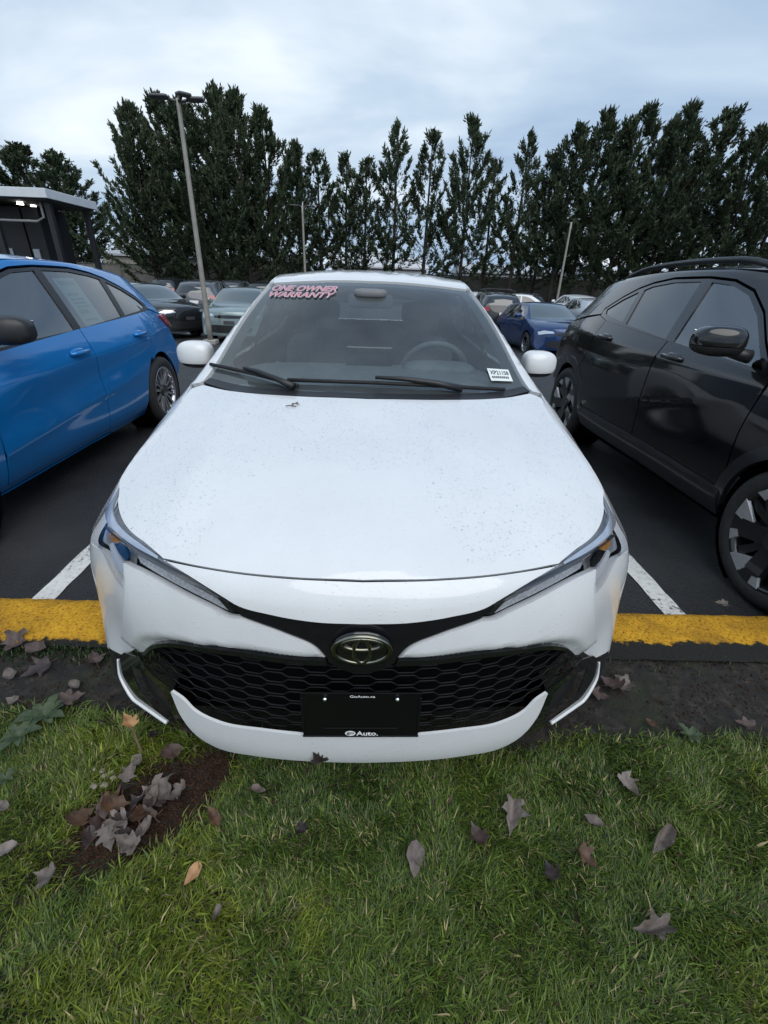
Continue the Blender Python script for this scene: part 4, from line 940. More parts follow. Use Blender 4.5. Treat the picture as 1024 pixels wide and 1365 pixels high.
    for sg in (1, -1):
        bm = bmesh.new(); tube(bm, [((p + n * 0.002) * np.array([sg, 1, 1])) for p, n in path], [0.0030 + 0.0034 * min(1.0, 1.8 * i / nq) for i in range(nq)], 10); obj('bumper_edge_strip', bm, white, root, smooth=True)
    skirt = [tuple(q) for q in e2] + sd([(0.35, 0.225), (0.37, 0.27), (0.36, 0.33), (0.32, 0.35)], VN)
    panel(b, 'lower_corner_skirt', [skirt], VN, black_satin, root, both=True, grid=0.02, thick=0.0, off=-0.010)
    # ---- grille
    go_half = lambda pr: [(0.0, px([(482, 895)], pr)[0][1])] + gr_top(pr) + gr_low(pr)
    panel(b, 'grille_backing', [symm(go_half(FB2))], FB2, cavity, root, gap=-0.004, grid=0.03, thick=0.0, off=-0.060)
    gl_poly = np.array(symm(go_half(FB2)))
    bm = bmesh.new()
    def on(P2, off, pr=FRONT):
        p, n = cast(b, *pr.ray(*P2)); return p + n * off
    per, flat, amp, rowd = 0.112, 0.040, 0.006, 0.0215
    for r in range(16):
        z0 = 0.595 - r * rowd; sh = (r % 2) * per / 2; xs = []
        for k in range(-7, 8):
            x = k * per + sh; xs += [(x - flat / 2, amp), (x + flat / 2, amp), (x + per / 2 - flat / 2, -amp), (x + per / 2 + flat / 2, -amp)]
        pts = []; run = []
        for (xa, za), (xb, zb) in zip(xs, xs[1:]):
            for t in np.linspace(0, 1, 5)[:-1]:
                x = xa + (xb - xa) * t; z = z0 + za + (zb - za) * t
                if abs(x) > 0.70: continue
                zz = z - 0.10 * max(0, abs(x) - 0.40)**1.5; q = on((x, zz), -0.028)
                if pip(np.array([FB2.inv(on((x, zz + (0.030 if zz < 0.45 else 0.0)), 0.0))]), gl_poly)[0]: run.append(q)
                else:
                    if len(run) > 2: pts.append(run)
                    run = []
        if len(run) > 2: pts.append(run)
        for rn in pts: tube(bm, rn, 0.0024, 5)
    gm = obj('grille_mesh', bm, mat('grille_black', (0.005, 0.0052, 0.006), 0.5, 0, 0.0, spec=0.22), root, smooth=True); gm['kind'] = 'stuff'
    gt = gr_top(FB2)
    bez = gt + [(u * 0.995, v - 0.016 + 0.006 * i / len(gt)) for i, (u, v) in enumerate(gt)][::-1]
    panel(b, 'grille_bezel', [bez], FB2, black_gloss, root, both=True, grid=0.012, thick=0.02, off=-0.008)
    # ---- badge: three interlocking ovals in a black shield
    badge = bpy.data.objects.new('emblem', None)
    p0, nn = cast(b, *FRONT.ray(0, 0.628)); base_p = p0 + np.array([0, -0.006, 0])
    def oval(a, c2, z0, r, nm, par, m=dark_chrome):
        bm = bmesh.new(); P = [(a * math.cos(t), -0.002 if nm != 'emblem' else 0, z0 + c2 * math.sin(t)) for t in np.linspace(0, 2 * math.pi, 49)]
        tube(bm, P, r, 8, False); bmesh.ops.remove_doubles(bm, verts=bm.verts[:], dist=1e-5)
        bmesh.ops.transform(bm, matrix=Matrix.Translation(Vector(base_p)) @ Matrix.Rotation(R(6), 4, 'X'), verts=bm.verts[:])
        return obj(nm, bm, m, par, smooth=True)
    em = oval(0.066, 0.045, 0, 0.0058, 'emblem', root)
    oval(0.0185, 0.0405, 0, 0.0056, 'emblem_oval', em); oval(0.046, 0.0185, 0.0215, 0.0056, 'emblem_oval', em)
    bm = bmesh.new(); bmesh.ops.create_uvsphere(bm, u_segments=32, v_segments=12, radius=1.0, matrix=Matrix.Translation(Vector(base_p) + Vector((0, 0.008, 0))) @ Matrix.Diagonal((0.070, 0.012, 0.049, 1))); obj('emblem_back', bm, black_gloss, em, smooth=True)
    # ---- number plate holder with dealer frame
    pc = Vector((0, on((0, 0.42), 0)[1] - 0.004, 0.414)); rot = Matrix.Identity(3)
    bm = bmesh.new(); box(bm, pc, (0.298, 0.004, 0.156), 0.001, rot); pl = obj('plate_holder', bm, mat('plate_black', (0.004, 0.0042, 0.0045), 0.35, 0, 0.0, spec=0.3), root)
    bm = bmesh.new()
    for dx, dz, w, h in ((0, 0.081, 0.30, 0.006), (0, -0.081, 0.30, 0.006), (-0.147, 0, 0.006, 0.16), (0.147, 0, 0.006, 0.16), (0, -0.050, 0.19, 0.004)): box(bm, pc + Vector((dx, -0.0030, dz * 0.97)), (w, 0.003, h * 0.8), 0.0008)
    obj('plate_frame', bm, MATS['grille_black'], pl)
    for sx in (-0.089, 0.089):
        bm = bmesh.new(); bmesh.ops.create_uvsphere(bm, u_segments=14, v_segments=8, radius=0.0062, matrix=Matrix.Translation(pc + Vector((sx, -0.006, 0.062)))); obj('screw', bm, chrome, pl, smooth=True)
    def flat_text(s, x0, x1, z0, z1, m, nm, shear=0.0, bold=0.0):
        me = fit_text(text_mesh(s, 1.0, shear, bold), lambda a, c: (x0 + (x1 - x0) * a, pc.y - 0.0052, z0 + (z1 - z0) * c)); return link(nm, me, m, pl)
    flat_text('GoAuto.ca', -0.028, 0.034, pc.z + 0.066, pc.z + 0.074, white_print, 'lettering', bold=0.012)
    flat_text('Auto.', -0.012, 0.044, pc.z - 0.074, pc.z - 0.057, white_print, 'lettering', bold=0.02)
    bm = bmesh.new(); bmesh.ops.create_circle(bm, cap_ends=True, segments=28, radius=1.0, matrix=Matrix.Translation((pc.x - 0.0275, pc.y - 0.0051, pc.z - 0.0655)) @ Matrix.Rotation(R(90), 4, 'X') @ Matrix.Diagonal((0.0135, 0.0095, 1, 1))); lo = obj('dealer_logo', bm, white_print, pl)
    me = fit_text(text_mesh('go', 1.0, 0, 0.02), lambda a, c: (pc.x - 0.037 + 0.019 * a, pc.y - 0.0058, pc.z - 0.0715 + 0.011 * c)); link('lettering', me, ink, lo)
    # ---- headlights
    outer = S(sd(hl_out_side, HLP) + px(hl_out_px, HLP))
    hl_loop = [p for p in outer] + px([(165, 768), (166, 748)], HLP) + hl_low(HLP)[1:] + nose_low(HLP)[:17][::-1] + hl_top(HLP)[1:]
    for sg in (1,):
        hs = panel(b, 'headlight', [hl_loop], HLP, lamp_grey, root, both=True, gap=0.002, grid=0.018, thick=0.0, off=-0.034)
    hp = hs
    def sub(nm, loop, m, off, thick=0.006, grid=0.015, gap=0.0):
        me = panel_mesh(b, [loop], HLP, off=off, thick=thick, grid=grid, gap=gap)
        link(nm, me, m, hp[0]); link(nm, mirror_mesh(me), m, hp[1])
    light = S(px([(166, 634), (150, 655), (137, 676), (135, 688), (139, 698), (153, 712), (175, 729), (205, 745)], HLP)) + S(px([(206, 741), (183, 724), (160, 706), (148, 690), (146, 672), (153, 656), (165, 639)], HLP))
    sub('sky_sheen_strip', light, lamp_light, -0.010)  # silver-lavender strip; its colour stands in for sky reflected in the lens
    low = S(px([(176, 741), (200, 756), (245, 781), (280, 800), (298, 811)], HLP)) + S(px([(300, 819), (279, 808), (240, 788), (195, 762), (180, 752)], HLP))
    sub('ribbed_reflector', low, lamp_tex, -0.014)
    edge = S(px([(136, 704), (152, 718.5), (174, 735.5), (210, 754.5), (249, 776.5), (288, 797.5), (303, 808)], HLP)) + S(px([(303, 805.5), (288, 795), (249, 774), (210, 752), (174, 733), (152, 716), (136, 701)], HLP))
    sub('dividing_fin', edge, black_satin, -0.006, 0.02, 0.008)
    sub('turn_signal', S(px([(139, 709), (147, 709.5), (156, 722), (149, 725), (141, 719)], HLP)), amber, -0.012)
    sub('projector_shroud', px([(146, 726), (158, 724), (165, 740), (164, 752), (153, 740)], HLP), black_gloss, -0.012)
    drl = S(px([(139, 728), (144, 744), (153, 763), (163, 779)], HLP)) + S(px([(163, 762), (155, 750), (148, 736), (143, 724)], HLP))
    sub('daytime_lamp', drl, mat('frosted_lamp', (0.62, 0.64, 0.66), 0.35, 0.1, 0.3), -0.012)
    tipd = px([(287, 800), (302, 803), (318, 820), (305, 820)], HLP)
    sub('inner_shroud', tipd, black_gloss, -0.008)
    sub('lens', hl_loop, lens, 0.0, 0.0, 0.016, 0.0022)
    panel(b, 'headlight_seal', [hl_loop], HLP, cavity, root, both=True, gap=-0.004, grid=0.03, thick=0.0, off=-0.040)
    # ---- fender, doors, quarters
    ftop = sd([(1.22, 0.948), (1.06, 0.917), (0.90, 0.889), (0.75, 0.865), (0.645, 0.840)], DIAG)
    lowf = [(0.645, 0.82), (0.665, 0.66), (0.668, 0.53)] + [(y, z) for y, z in arc(0.965, 0.318, 0.362, 143, 12)] + [(1.33, 0.22), (1.40, 0.22), (1.415, 0.62), (1.40, 0.925), (1.33, 0.945)]
    panel(b, 'front_fender', [sd(lowf, DIAG) + ftop], DIAG, white, root, both=True, gap=0.002, grid=0.04, thick=0.02)
    for nm, lp in (('front_door', [(1.42, 0.24), (2.53, 0.235), (2.535, 0.93), (1.405, 0.925), (1.425, 0.62)]),
                   ('rear_door', [(2.54, 0.235), (3.16, 0.24), (3.22, 0.45), (3.34, 0.62), (3.46, 0.70), (3.50, 0.95), (2.545, 0.93)])):
        for o in panel(b, nm, [lp], SIDE, white, root, both=True, gap=0.002, grid=0.06):
            ya = lp[0][0] if nm == 'front_door' else 2.5; hy = 2.40 if nm == 'front_door' else 3.36
            sx = 1 if o.data.vertices[0].co.x > 0 else -1; p, n = cast(b, *SIDE.ray(hy, 0.80)); bm = bmesh.new()
            superell(bm, (sx * (p[0] + 0.02), hy, 0.80), (0.016, 0.11, 0.02), 0.5, 0.5, 20, 10); obj('door_handle', bm, white, o, smooth=True)
    quarter = [(3.17, 0.24)] + arc(3.605, 0.318, 0.362, 192, 8)[::1] + [(3.97, 0.30), (4.15, 0.36), (4.16, 0.72), (4.05, 0.98), (3.9, 1.12), (3.62, 1.0), (3.505, 0.955), (3.465, 0.70), (3.345, 0.615), (3.228, 0.45)]
    quarter = [(3.505, 0.955), (3.465, 0.70), (3.345, 0.625)] + [(y, z) for y, z in arc(3.605, 0.318, 0.362, 130, 5)] + [(4.0, 0.30), (4.14, 0.36), (4.15, 0.72), (4.10, 0.94), (3.95, 0.985)]
    panel(b, 'quarter_panel', [quarter], SIDE, white, root, both=True, gap=0.002, grid=0.05)
    panel(b, 'sill', [[(1.335, 0.175), (3.23, 0.175), (3.15, 0.235), (1.335, 0.235)]], SIDE, black_satin, root, both=True, grid=0.08, off=-0.01)
    # ---- greenhouse
    wf = [(1.50, 0.965), (1.62, 1.045), (1.85, 1.175), (2.05, 1.275), (2.25, 1.322), (2.48, 1.335), (2.49, 0.965)]
    wr = [(2.56, 0.965), (2.55, 1.335), (2.9, 1.325), (3.2, 1.275), (3.42, 1.18), (3.50, 1.09), (3.42, 0.99)]
    sur = [(1.39, 0.93), (1.43, 0.962), (1.60, 1.062), (1.84, 1.198), (2.04, 1.298), (2.25, 1.345), (2.5, 1.357), (2.92, 1.347), (3.22, 1.297), (3.45, 1.20), (3.56, 1.09), (3.50, 0.965), (2.5, 0.935)]
    panel(b, 'window_surround', [sur, wf, wr], SIDE, black_gloss, root, both=True, grid=0.05, off=-0.004, thick=0.02)
    panel(b, 'side_window', [wf], SIDE, glass_cabin, root, both=True, grid=0.08, gap=-0.006, off=-0.012, thick=0)
    panel(b, 'side_window', [wr], SIDE, glass_side, root, both=True, grid=0.08, gap=-0.006, off=-0.012, thick=0)
    ws_side = [(0.715, 1.25), (0.645, 1.55), (0.585, 1.78), (0.535, 1.955)]
    ws_b = [(0.0, 1.018), (0.30, 1.043), (0.55, 1.118), (0.715, 1.25)]
    ws_t = [(0.535, 1.955), (0.30, 1.915), (0.0, 1.90)]
    ws = symm(S(ws_b) + S(ws_side)[1:] + S(ws_t)[1:])
    ws_in = symm(S([(0.0, 1.14), (0.30, 1.155), (0.52, 1.215), (0.615, 1.34)]) + S([(0.618, 1.36), (0.585, 1.55), (0.535, 1.75), (0.490, 1.885)]) + S([(0.47, 1.905), (0.28, 1.875), (0.0, 1.86)]))
    panel(b, 'windscreen', [ws], TOP, glass_clear, root, gap=0.004, grid=0.012, thick=0.0, off=-0.006)
    panel(b, 'windscreen_frit', [ws, ws_in], TOP, mat('frit', (0.012, 0.0125, 0.014), 0.5), root, gap=0.003, grid=0.02, thick=0.0, off=-0.012)
    cw = symm(S([(0.0, 1.010), (0.30, 1.036), (0.55, 1.111), (0.722, 1.235)]) + S([(0.70, 1.262), (0.53, 1.16), (0.29, 1.085), (0.0, 1.062)]))
    panel(b, 'cowl', [cw], TOP, black_satin, root, grid=0.02, thick=0.01, off=-0.001)
    rs = [(0.542, 1.975), (0.553, 2.4), (0.548, 3.0), (0.522, 3.6), (0.495, 3.93)]
    roof_half = [(0.0, 1.912), (0.3, 1.926), (0.532, 1.966)] + rs[1:] + [(0.30, 3.99), (0.0, 4.00)]
    panel(b, 'roof', [symm(roof_half)], TOP, paint('white_roof_paint', (0.70, 0.715, 0.725), 0.0, 0.4), root, gap=0.003, grid=0.04)
    inn = sd([], DIAG); 
    fr_in = [DIAG.inv(cast(b, *TOP.ray(*q))[0]) for q in [(0.738, 1.235), (0.722, 1.25), (0.652, 1.55), (0.592, 1.78), (0.545, 1.955), (0.560, 2.4), (0.555, 3.0), (0.529, 3.6), (0.50, 3.93)]]
    fr_out = sd([(3.95, 0.99), (3.56, 0.97), (3.60, 1.09), (3.48, 1.21), (3.23, 1.309), (2.92, 1.358), (2.5, 1.368), (2.24, 1.356), (2.03, 1.308), (1.83, 1.208), (1.60, 1.073), (1.43, 0.973), (1.36, 0.935), (1.26, 0.953)], DIAG)
    panel(b, 'roof_side_rail', [fr_in + sd([(4.02, 1.12)], DIAG) + fr_out], DIAG, white, root, both=True, gap=0.002, grid=0.04, thick=0.02)
    # ---- tail
    rg = [(0, 1.02), (0.50, 1.02), (0.43, 1.22), (0, 1.25)]
    panel(b, 'rear_window', [symm(rg)], REAR, glass_cabin, root, grid=0.06, off=-0.004, thick=0.0, gap=0.003)
    panel(b, 'tailgate', [symm([(0, 0.62), (0.55, 0.62), (0.53, 0.95), (0.46, 1.245), (0, 1.28)]), symm(rg)], REAR, white, root, grid=0.05)
    panel(b, 'rear_bumper', [symm([(0, 0.31), (0.70, 0.31), (0.74, 0.40), (0.74, 0.615), (0, 0.615)])], REAR, white, root, grid=0.06)
    panel(b, 'tail_lamp', [[(0.555, 0.72), (0.74, 0.73), (0.72, 0.93), (0.54, 0.945)]], REAR, tail_red, root, both=True, grid=0.04)
    # ---- lining, floor, cabin
    arches = [(0.965, 0.318), (3.605, 0.318)]; pol = [np.array(wf), np.array(wr)]; wsxy = np.array([(p[0], p[1]) for p in ws_b + ws_side[1:] + ws_t[1:]] + [(-p[0], p[1]) for p in (ws_b + ws_side[1:] + ws_t[1:])[::-1]])
    gfz = 0.0
    def cut(P):
        k = np.zeros(len(P), bool)
        for y, z in arches: k |= (np.hypot(P[:, 1] - y, P[:, 2] - z) < 0.375) & (np.abs(P[:, 0]) > 0.55)
        for q in pol: k |= pip(P[:, 1:], q) & (np.abs(P[:, 0]) > 0.4)
        k |= pip(P[:, :2], wsxy) & (P[:, 2] > 0.9)
        k |= (P[:, 1] > 3.9) & (P[:, 2] > 1.03) & (P[:, 2] < 1.24) & (np.abs(P[:, 0]) < 0.46)
        k |= (P[:, 1] < 0.6) & (P[:, 2] > 0.2) & (P[:, 2] < 0.84)
        return k
    inner_shell(b, root, cut, cavity, 0.022)
    bm = bmesh.new(); box(bm, (0, 2.15, 0.20), (1.2, 3.9, 0.05), 0.01); obj('underbody', bm, cavity, root)
    bm = bmesh.new(); box(bm, (0, 1.02, 0.55), (1.25, 0.05, 0.70), 0.01); obj('bulkhead', bm, cavity, root)
    for sy in (0.965, 3.605):
        for sx in (-1, 1):
            bm = bmesh.new(); lathe(bm, [(0.0, sx * 0.58), (0.37, sx * 0.58), (0.372, sx * 0.84)], 36, 'x', (0, sy, 0.318)); obj('wheel_arch_liner', bm, cavity, root)
    bm = bmesh.new(); superell(bm, (0, 1.47, 0.86), (0.68, 0.36, 0.13), 0.4, 0.3); da = obj('dashboard', bm, interior_dark, root, smooth=True)
    bm = bmesh.new(); superell(bm, (0.36, 1.62, 0.97), (0.19, 0.10, 0.055), 0.6, 0.6); obj('instrument_hood', bm, interior_dark, da, smooth=True)
    bm = bmesh.new(); box(bm, (0.0, 1.66, 1.02), (0.24, 0.03, 0.13), 0.008); obj('touch_screen', bm, black_gloss, da)
    bm = bmesh.new(); ring = [(0.36 + 0.18 * math.cos(t), 1.82 - 0.07 * math.sin(t), 0.93 + 0.165 * math.sin(t)) for t in np.linspace(0, 2 * math.pi, 40)]; tube(bm, ring, 0.016, 10, False); obj('steering_wheel', bm, interior_dark, root, smooth=True)
    seat(root, 0.36, 2.25); seat(root, -0.36, 2.25); seat(root, 0, 3.05, True, 1.2)
    bm = bmesh.new(); superell(bm, (0, 1.93, 1.285), (0.125, 0.025, 0.038), 0.4, 0.4); mm = obj('rear_view_mirror', bm, interior_dark, root, smooth=True)
    bm = bmesh.new(); superell(bm, (0, 1.80, 1.325), (0.085, 0.08, 0.022), 0.5, 0.5); obj('camera_housing', bm, mat('grey_plastic', (0.16, 0.165, 0.17), 0.5), mm, smooth=True)
    for sx in (-1, 1): mirror_housing(root, (sx * 0.893, 1.66, 1.022), (0.088, 0.072, 0.066), white, black_satin, sx, 0.10, -0.62)
    # ---- wipers
    def wp(u, v, off):
        p, n = cast(b, CAM_C, CAM_FW + CAM_R * (u - 512) / CAM_F - CAM_U * (v - 682.5) / CAM_F); return p + n * off
    for blade_px, arm_px, piv in (([(282, 488), (310, 494), (340, 501), (370, 509), (398, 517)], [(328, 497), (345, 502), (370, 512), (392, 520)], (392, 520)),
                                  ([(384, 509), (440, 511), (500, 513), (560, 516), (620, 519), (672, 522)], [(500, 510), (540, 513), (580, 518), (615, 523)], (615, 523))):
        bm = bmesh.new(); tube(bm, [wp(u, v, 0.010) for u, v in blade_px], 0.008, 6); w_ = obj('wiper_blade', bm, black_rubber, root, smooth=True)
        bm = bmesh.new(); tube(bm, [wp(u, v, o_) for (u, v), o_ in zip(arm_px, (0.026, 0.028, 0.026, 0.016))], [0.007, 0.010, 0.012, 0.016], 8); obj('wiper_arm', bm, black_satin, w_, smooth=True)
    # ---- window sticker and price banner
    def quad_fn(c, off):                # c: photo corners (bl, br, tr, tl) taken on to the screen, then bilinear on the glass
        C3 = [FRONT.inv(cast(b, CAM_C, CAM_FW + CAM_R * (u - 512) / CAM_F - CAM_U * (v - 682.5) / CAM_F)[0]) for u, v in c]
        C3 = [np.array(q) for q in C3]
        def fn(a, t):
            q = (C3[0] * (1 - a) + C3[1] * a) * (1 - t) + (C3[3] * (1 - a) + C3[2] * a) * t; return on(q, off)
        return fn
    def grid_on(fn, nx, nz):
        V = [fn(i / nx, j / nz) for j in range(nz + 1) for i in range(nx + 1)]
        return mesh_from(V, [(j * (nx + 1) + i, j * (nx + 1) + i + 1, (j + 1) * (nx + 1) + i + 1, (j + 1) * (nx + 1) + i) for j in range(nz) for i in range(nx)], True)
    st = thing('stock_sticker', 'small white stock number sticker at the corner of the white car windscreen', 'sticker')
    f = quad_fn([(655, 507.5), (684, 508.5), (677.5, 493), (649, 491)], 0.001); link('label_paper', grid_on(f, 6, 3), paper, st)
    f2 = quad_fn([(655, 507.5), (684, 508.5), (677.5, 493), (649, 491)], 0.0018)
    link('lettering', fit_text(text_mesh('XP21158', 1, 0, 0.02), lambda a, t: f2(0.07 + 0.86 * a, 0.50 + 0.34 * t)), ink, st)
    bm = bmesh.new()
    for i in range(9):
        a0 = 0.10 + 0.088 * i; c4 = [bm.verts.new(f2(*q)) for q in ((a0, 0.2), (a0 + 0.06, 0.2), (a0 + 0.06, 0.38), (a0, 0.38))]; bm.faces.new(c4)
    obj('small_print', bm, ink, st)
    bn = thing('warranty_banner', 'pink and white warranty lettering across the top of the windscreen', 'banner')
    pink = mat('pink_vinyl', (0.62, 0.22, 0.27), 0.5); pale = mat('pale_vinyl', (0.55, 0.46, 0.50), 0.5)
    for word, c in (('ONE OWNER', [(362, 387.5), (449, 389), (451, 381.5), (365, 380)]), ('WARRANTY', [(358.5, 395.5), (447, 397), (449, 389.8), (361, 388.4)])):
        f0 = quad_fn(c, 0.0006); f1 = quad_fn(c, 0.0014)
        link('lettering_outline', fit_text(text_mesh(word, 1, 0.35, 0.045), f0), pale, bn)
        link('lettering', fit_text(text_mesh(word, 1, 0.35, 0.0), lambda a, t, f1=f1: f1(0.012 + 0.976 * a, 0.09 + 0.82 * t)), pink, bn)
    # ---- rain drops standing on the hood and nose
    g = np.random.default_rng(23); V0, F0 = ico_hemi(); VV = []; nd = 0
    water = glass_mat('water_drop', (0.86, 0.90, 0.93), 0.9, 0.0, 0.10)
    X = g.uniform(-0.74, 0.74, 9000); Y = g.uniform(0.10, 1.18, 9000); w = fbm(X + 5, Y, 3.2, 51) + 0.25 * np.abs(X) + 0.10 * Y
    k = (w > 0.56) & (Y > 0.06 + 0.45 * X**2) & (Y < 0.98 + 0.38 * X**2) & (np.abs(X) < 0.62 + 0.14 * np.clip(Y * 2, 0, 1)); X, Y = X[k], Y[k]
    for x, y in zip(X, Y):
        p, n = cast(b, *TOP.ray(x, y)); r_ = 0.0010 + 0.0026 * g.beta(1.3, 4.0); off_ = float(hood_off(np.array([p]), None)[0])
        t1 = np.cross(n, (0, 1, 0)); t1 /= np.linalg.norm(t1); t2 = np.cross(n, t1); e_ = g.uniform(0.8, 1.3)
        VV.append(p + n * (off_ + 0.0001) + (V0[:, :1] * t1 * r_ + V0[:, 1:2] * t2 * r_ * e_ + V0[:, 2:] * n * r_ * 0.55))
    nv = len(V0); dm = fast_mesh(np.concatenate(VV), (F0[None] + nv * np.arange(len(VV))[:, None, None]).reshape(-1, 3)); dm.polygons.foreach_set('use_smooth', [True] * len(dm.polygons))
    link('rain_drops', dm, water, root)['kind'] = 'stuff'
    # ---- wheels
    for wy in (0.965, 3.605):
        for sx in (-1, 1): wheel(root, sx * 0.875, wy, 0.318, 0.205, 'plain', sx)
    return b
HERO_BASE = build_hero()
# ------------------------------------------------------------------ other cars: the same skin, stretched to other proportions
def warp_spec(ym, zm, xs, xroof):
    Y = lambda v: float(np.interp(v, [p[0] for p in ym], [p[1] for p in ym])); Z = lambda v: float(np.interp(v, [p[0] for p in zm], [p[1] for p in zm]))
    X = lambda x, z: x * (xs + (xroof - xs) * min(1, max(0, (z - 0.95) / 0.4)))
    s = dict(HERO); s['lines'] = {k: [(Y(y), X(x, z), Z(z)) for y, x, z in l] for k, l in HERO['lines'].items()}
    s['stations'] = [(Y(a), Y(c), Z(z)) for a, c, z in HERO['stations']]
    s['front'] = [(y, Z(z)) for y, z in HERO['front']]; s['rear'] = [(Y(y), Z(z)) for y, z in HERO['rear']]
    return s, Y, Z, X
def sym2(half):
    h = [(max(u, 0.0), v) for u, v in half]
    return h + [(-u, v) for u, v in h[::-1] if u > 1e-6]
class Kit: pass
def kit(ym, zm, xs, xroof, wr, wf_y, wr_y, wins, level=4):
    k = Kit(); k.spec, k.Y, k.Z, k.X = warp_spec(ym, zm, xs, xroof); k.b = make_base(k.spec, level)
    k.r, k.wy, k.wins = wr, (wf_y, wr_y), wins
    k.P = lambda pts: [(k.Y(a), k.Z(c)) for a, c in pts]                # side view
    k.Q = lambda pts, z=1.2: [(k.X(a, z), k.Y(c)) for a, c in pts]      # plan view
    k.F = lambda pts: [(a * xs, k.Z(c)) for a, c in pts]                # front view
    return k
def hull_of(wins, g=0.025):
    """window surround outline: first point list is traced clockwise over all windows"""
    return inset(dens(wins, 0.03), -g)
def near_car(k, root, pm, cfg):
    b = k.b; P, Q, F = k.P, k.Q, k.F; r = k.r; ra = r + 0.045; cf = cfg
    def both(nm, loops, pr, m, **kw): return panel(b, nm, loops, pr, m, root, both=True, **kw)
    D = lambda l: [DIAG.inv(cast(b, *SIDE.ray(*q))[0]) for q in l]; T2D = lambda l: [DIAG.inv(cast(b, *TOP.ray(*q))[0]) for q in l]
    y1, y2, y3 = cf['door']                 # door shut lines
    sz = cf['sill']; bz = cf['belt']        # sill height; belt height as a function of y
    fa, rr = k.wy
    off = cf.get('crease')
    # fender
    top = [(k.Y(y), k.Z(z)) for y, z in [(1.22, 0.948), (1.06, 0.917), (0.90, 0.889), (0.75, 0.865), (0.60, 0.835)]]
    a_f = arc(fa, r, ra, 150, 5)
    low = [(k.Y(0.46), k.Z(0.66)), (k.Y(0.46), k.Z(0.36))] + [p for p in a_f if p[1] > sz] + [(fa + ra + 0.02, sz), (y1 - 0.005, sz), (y1 + 0.01, k.Z(0.62)), (y1, bz(y1) - 0.012), (k.Y(1.33), k.Z(0.945))]
    both('front_fender', [D(low) + D(top)], DIAG, pm, gap=0.002, grid=0.035, thick=0.02)
    # doors
    fd = [(y1 + 0.005, sz), (y2 - 0.003, sz), (y2 - 0.003, bz(y2)), (y1 + 0.005, bz(y1) - 0.012), (y1 + 0.015, k.Z(0.62))]
    a_r = [p for p in arc(rr, r, ra + 0.035, 180, 120) if p[1] > sz + 0.03]
    rd = [(y2 + 0.003, sz), (a_r[0][0] - 0.03, sz)] + a_r + [(y3 - 0.02, k.Z(0.72)), (y3, bz(y3)), (y2 + 0.003, bz(y2))]
    for nm, lp, hy in (('front_door', fd, y2 - 0.17), ('rear_door', rd, y3 - 0.21)):
        for o in both(nm, [lp], SIDE, pm, gap=0.002, grid=0.022, offf=off):
            sx = 1 if o.data.vertices[0].co.x > 0 else -1; hz = cf['handle'](hy); p, n = cast(b, *SIDE.ray(hy, hz))
            bm = bmesh.new(); superell(bm, (sx * (p[0] - 0.004), hy, hz - 0.004), (0.016, 0.085, 0.034), 0.8, 0.8, 20, 12); obj('handle_recess', bm, cf.get('recess', pm), o, smooth=True)
            bm = bmesh.new(); tube(bm, [(sx * (p[0] + 0.006), hy - 0.10, hz), (sx * (p[0] + 0.034), hy - 0.07, hz + 0.003), (sx * (p[0] + 0.038), hy, hz + 0.004), (sx * (p[0] + 0.034), hy + 0.07, hz + 0.003), (sx * (p[0] + 0.006), hy + 0.10, hz)], [0.012, 0.015, 0.016, 0.015, 0.012], 10); obj('door_handle', bm, pm, o, smooth=True)
    qd = [(y3 + 0.004, bz(y3)), (y3 - 0.016, k.Z(0.72)), (a_r[-1][0] + 0.002, a_r[-1][1] + 0.004)] + [p for p in arc(rr, r, ra, 118, -6) if p[1] > sz] + [(k.Y(4.02), sz + 0.10), (k.Y(4.13), k.Z(0.40)), (k.Y(4.14), k.Z(0.72)), (k.Y(4.08), k.Z(0.95)), (cf['qend'], cf['qz'])]
    both('quarter_panel', [qd], SIDE, pm, gap=0.002, grid=0.03, offf=off)
    both('sill', [[(fa + ra + 0.012, sz - 0.06), (rr - ra - 0.02, sz - 0.06), (rr - ra - 0.03, sz - 0.002), (fa + ra + 0.012, sz - 0.002)]], SIDE, cf.get('sill_mat', pm), grid=0.05, off=-0.006, thick=0.02)
    # windows
    sur = cf['surround']
    both('window_surround', [sur] + list(k.wins), SIDE, black_satin if not cf.get('gloss') else black_gloss, grid=0.035, off=-0.003, thick=0.02)
    for i, w in enumerate(k.wins): both('side_window', [w], SIDE, cf['glass'][i], grid=0.06, gap=-0.006, off=-0.010, thick=0)
    # roof, rails, screen
    ws_b = [(0.0, 1.018), (0.30, 1.043), (0.55, 1.118), (0.715, 1.25)]; ws_side = [(0.715, 1.25), (0.645, 1.55), (0.585, 1.78), (0.535, 1.955)]; ws_t = [(0.535, 1.955), (0.30, 1.915), (0.0, 1.90)]
    both_c = lambda nm, h, pr, m, **kw: panel(b, nm, [sym2(h)], pr, m, root, **kw)
    xs0 = [(k.X(x, z), k.Y(y)) for (x, y), z in zip(ws_b + ws_side[1:] + ws_t[1:], (0.95, 0.95, 0.95, 1.0, 1.15, 1.28, 1.35, 1.37, 1.37))]
    both_c('windscreen', xs0, TOP, glass_side, grid=0.05, off=-0.004, thick=0.0)
    R_ = [(0.0, 1.912), (0.3, 1.926), (0.532, 1.966), (0.553, 2.4), (0.548, 3.0), (0.522, 3.6), (0.495, 3.93), (0.30, 3.99), (0.0, 4.00)]
    both_c('roof', Q(R_, 1.4), TOP, pm, gap=0.003, grid=0.04)
    hd = [(0, 0.07), (0.30, 0.09), (0.50, 0.17), (0.70, 0.38), (0.765, 0.60), (0.775, 0.9), (0.765, 1.06), (0.735, 1.225), (0.55, 1.105), (0.30, 1.03), (0, 1.005)]
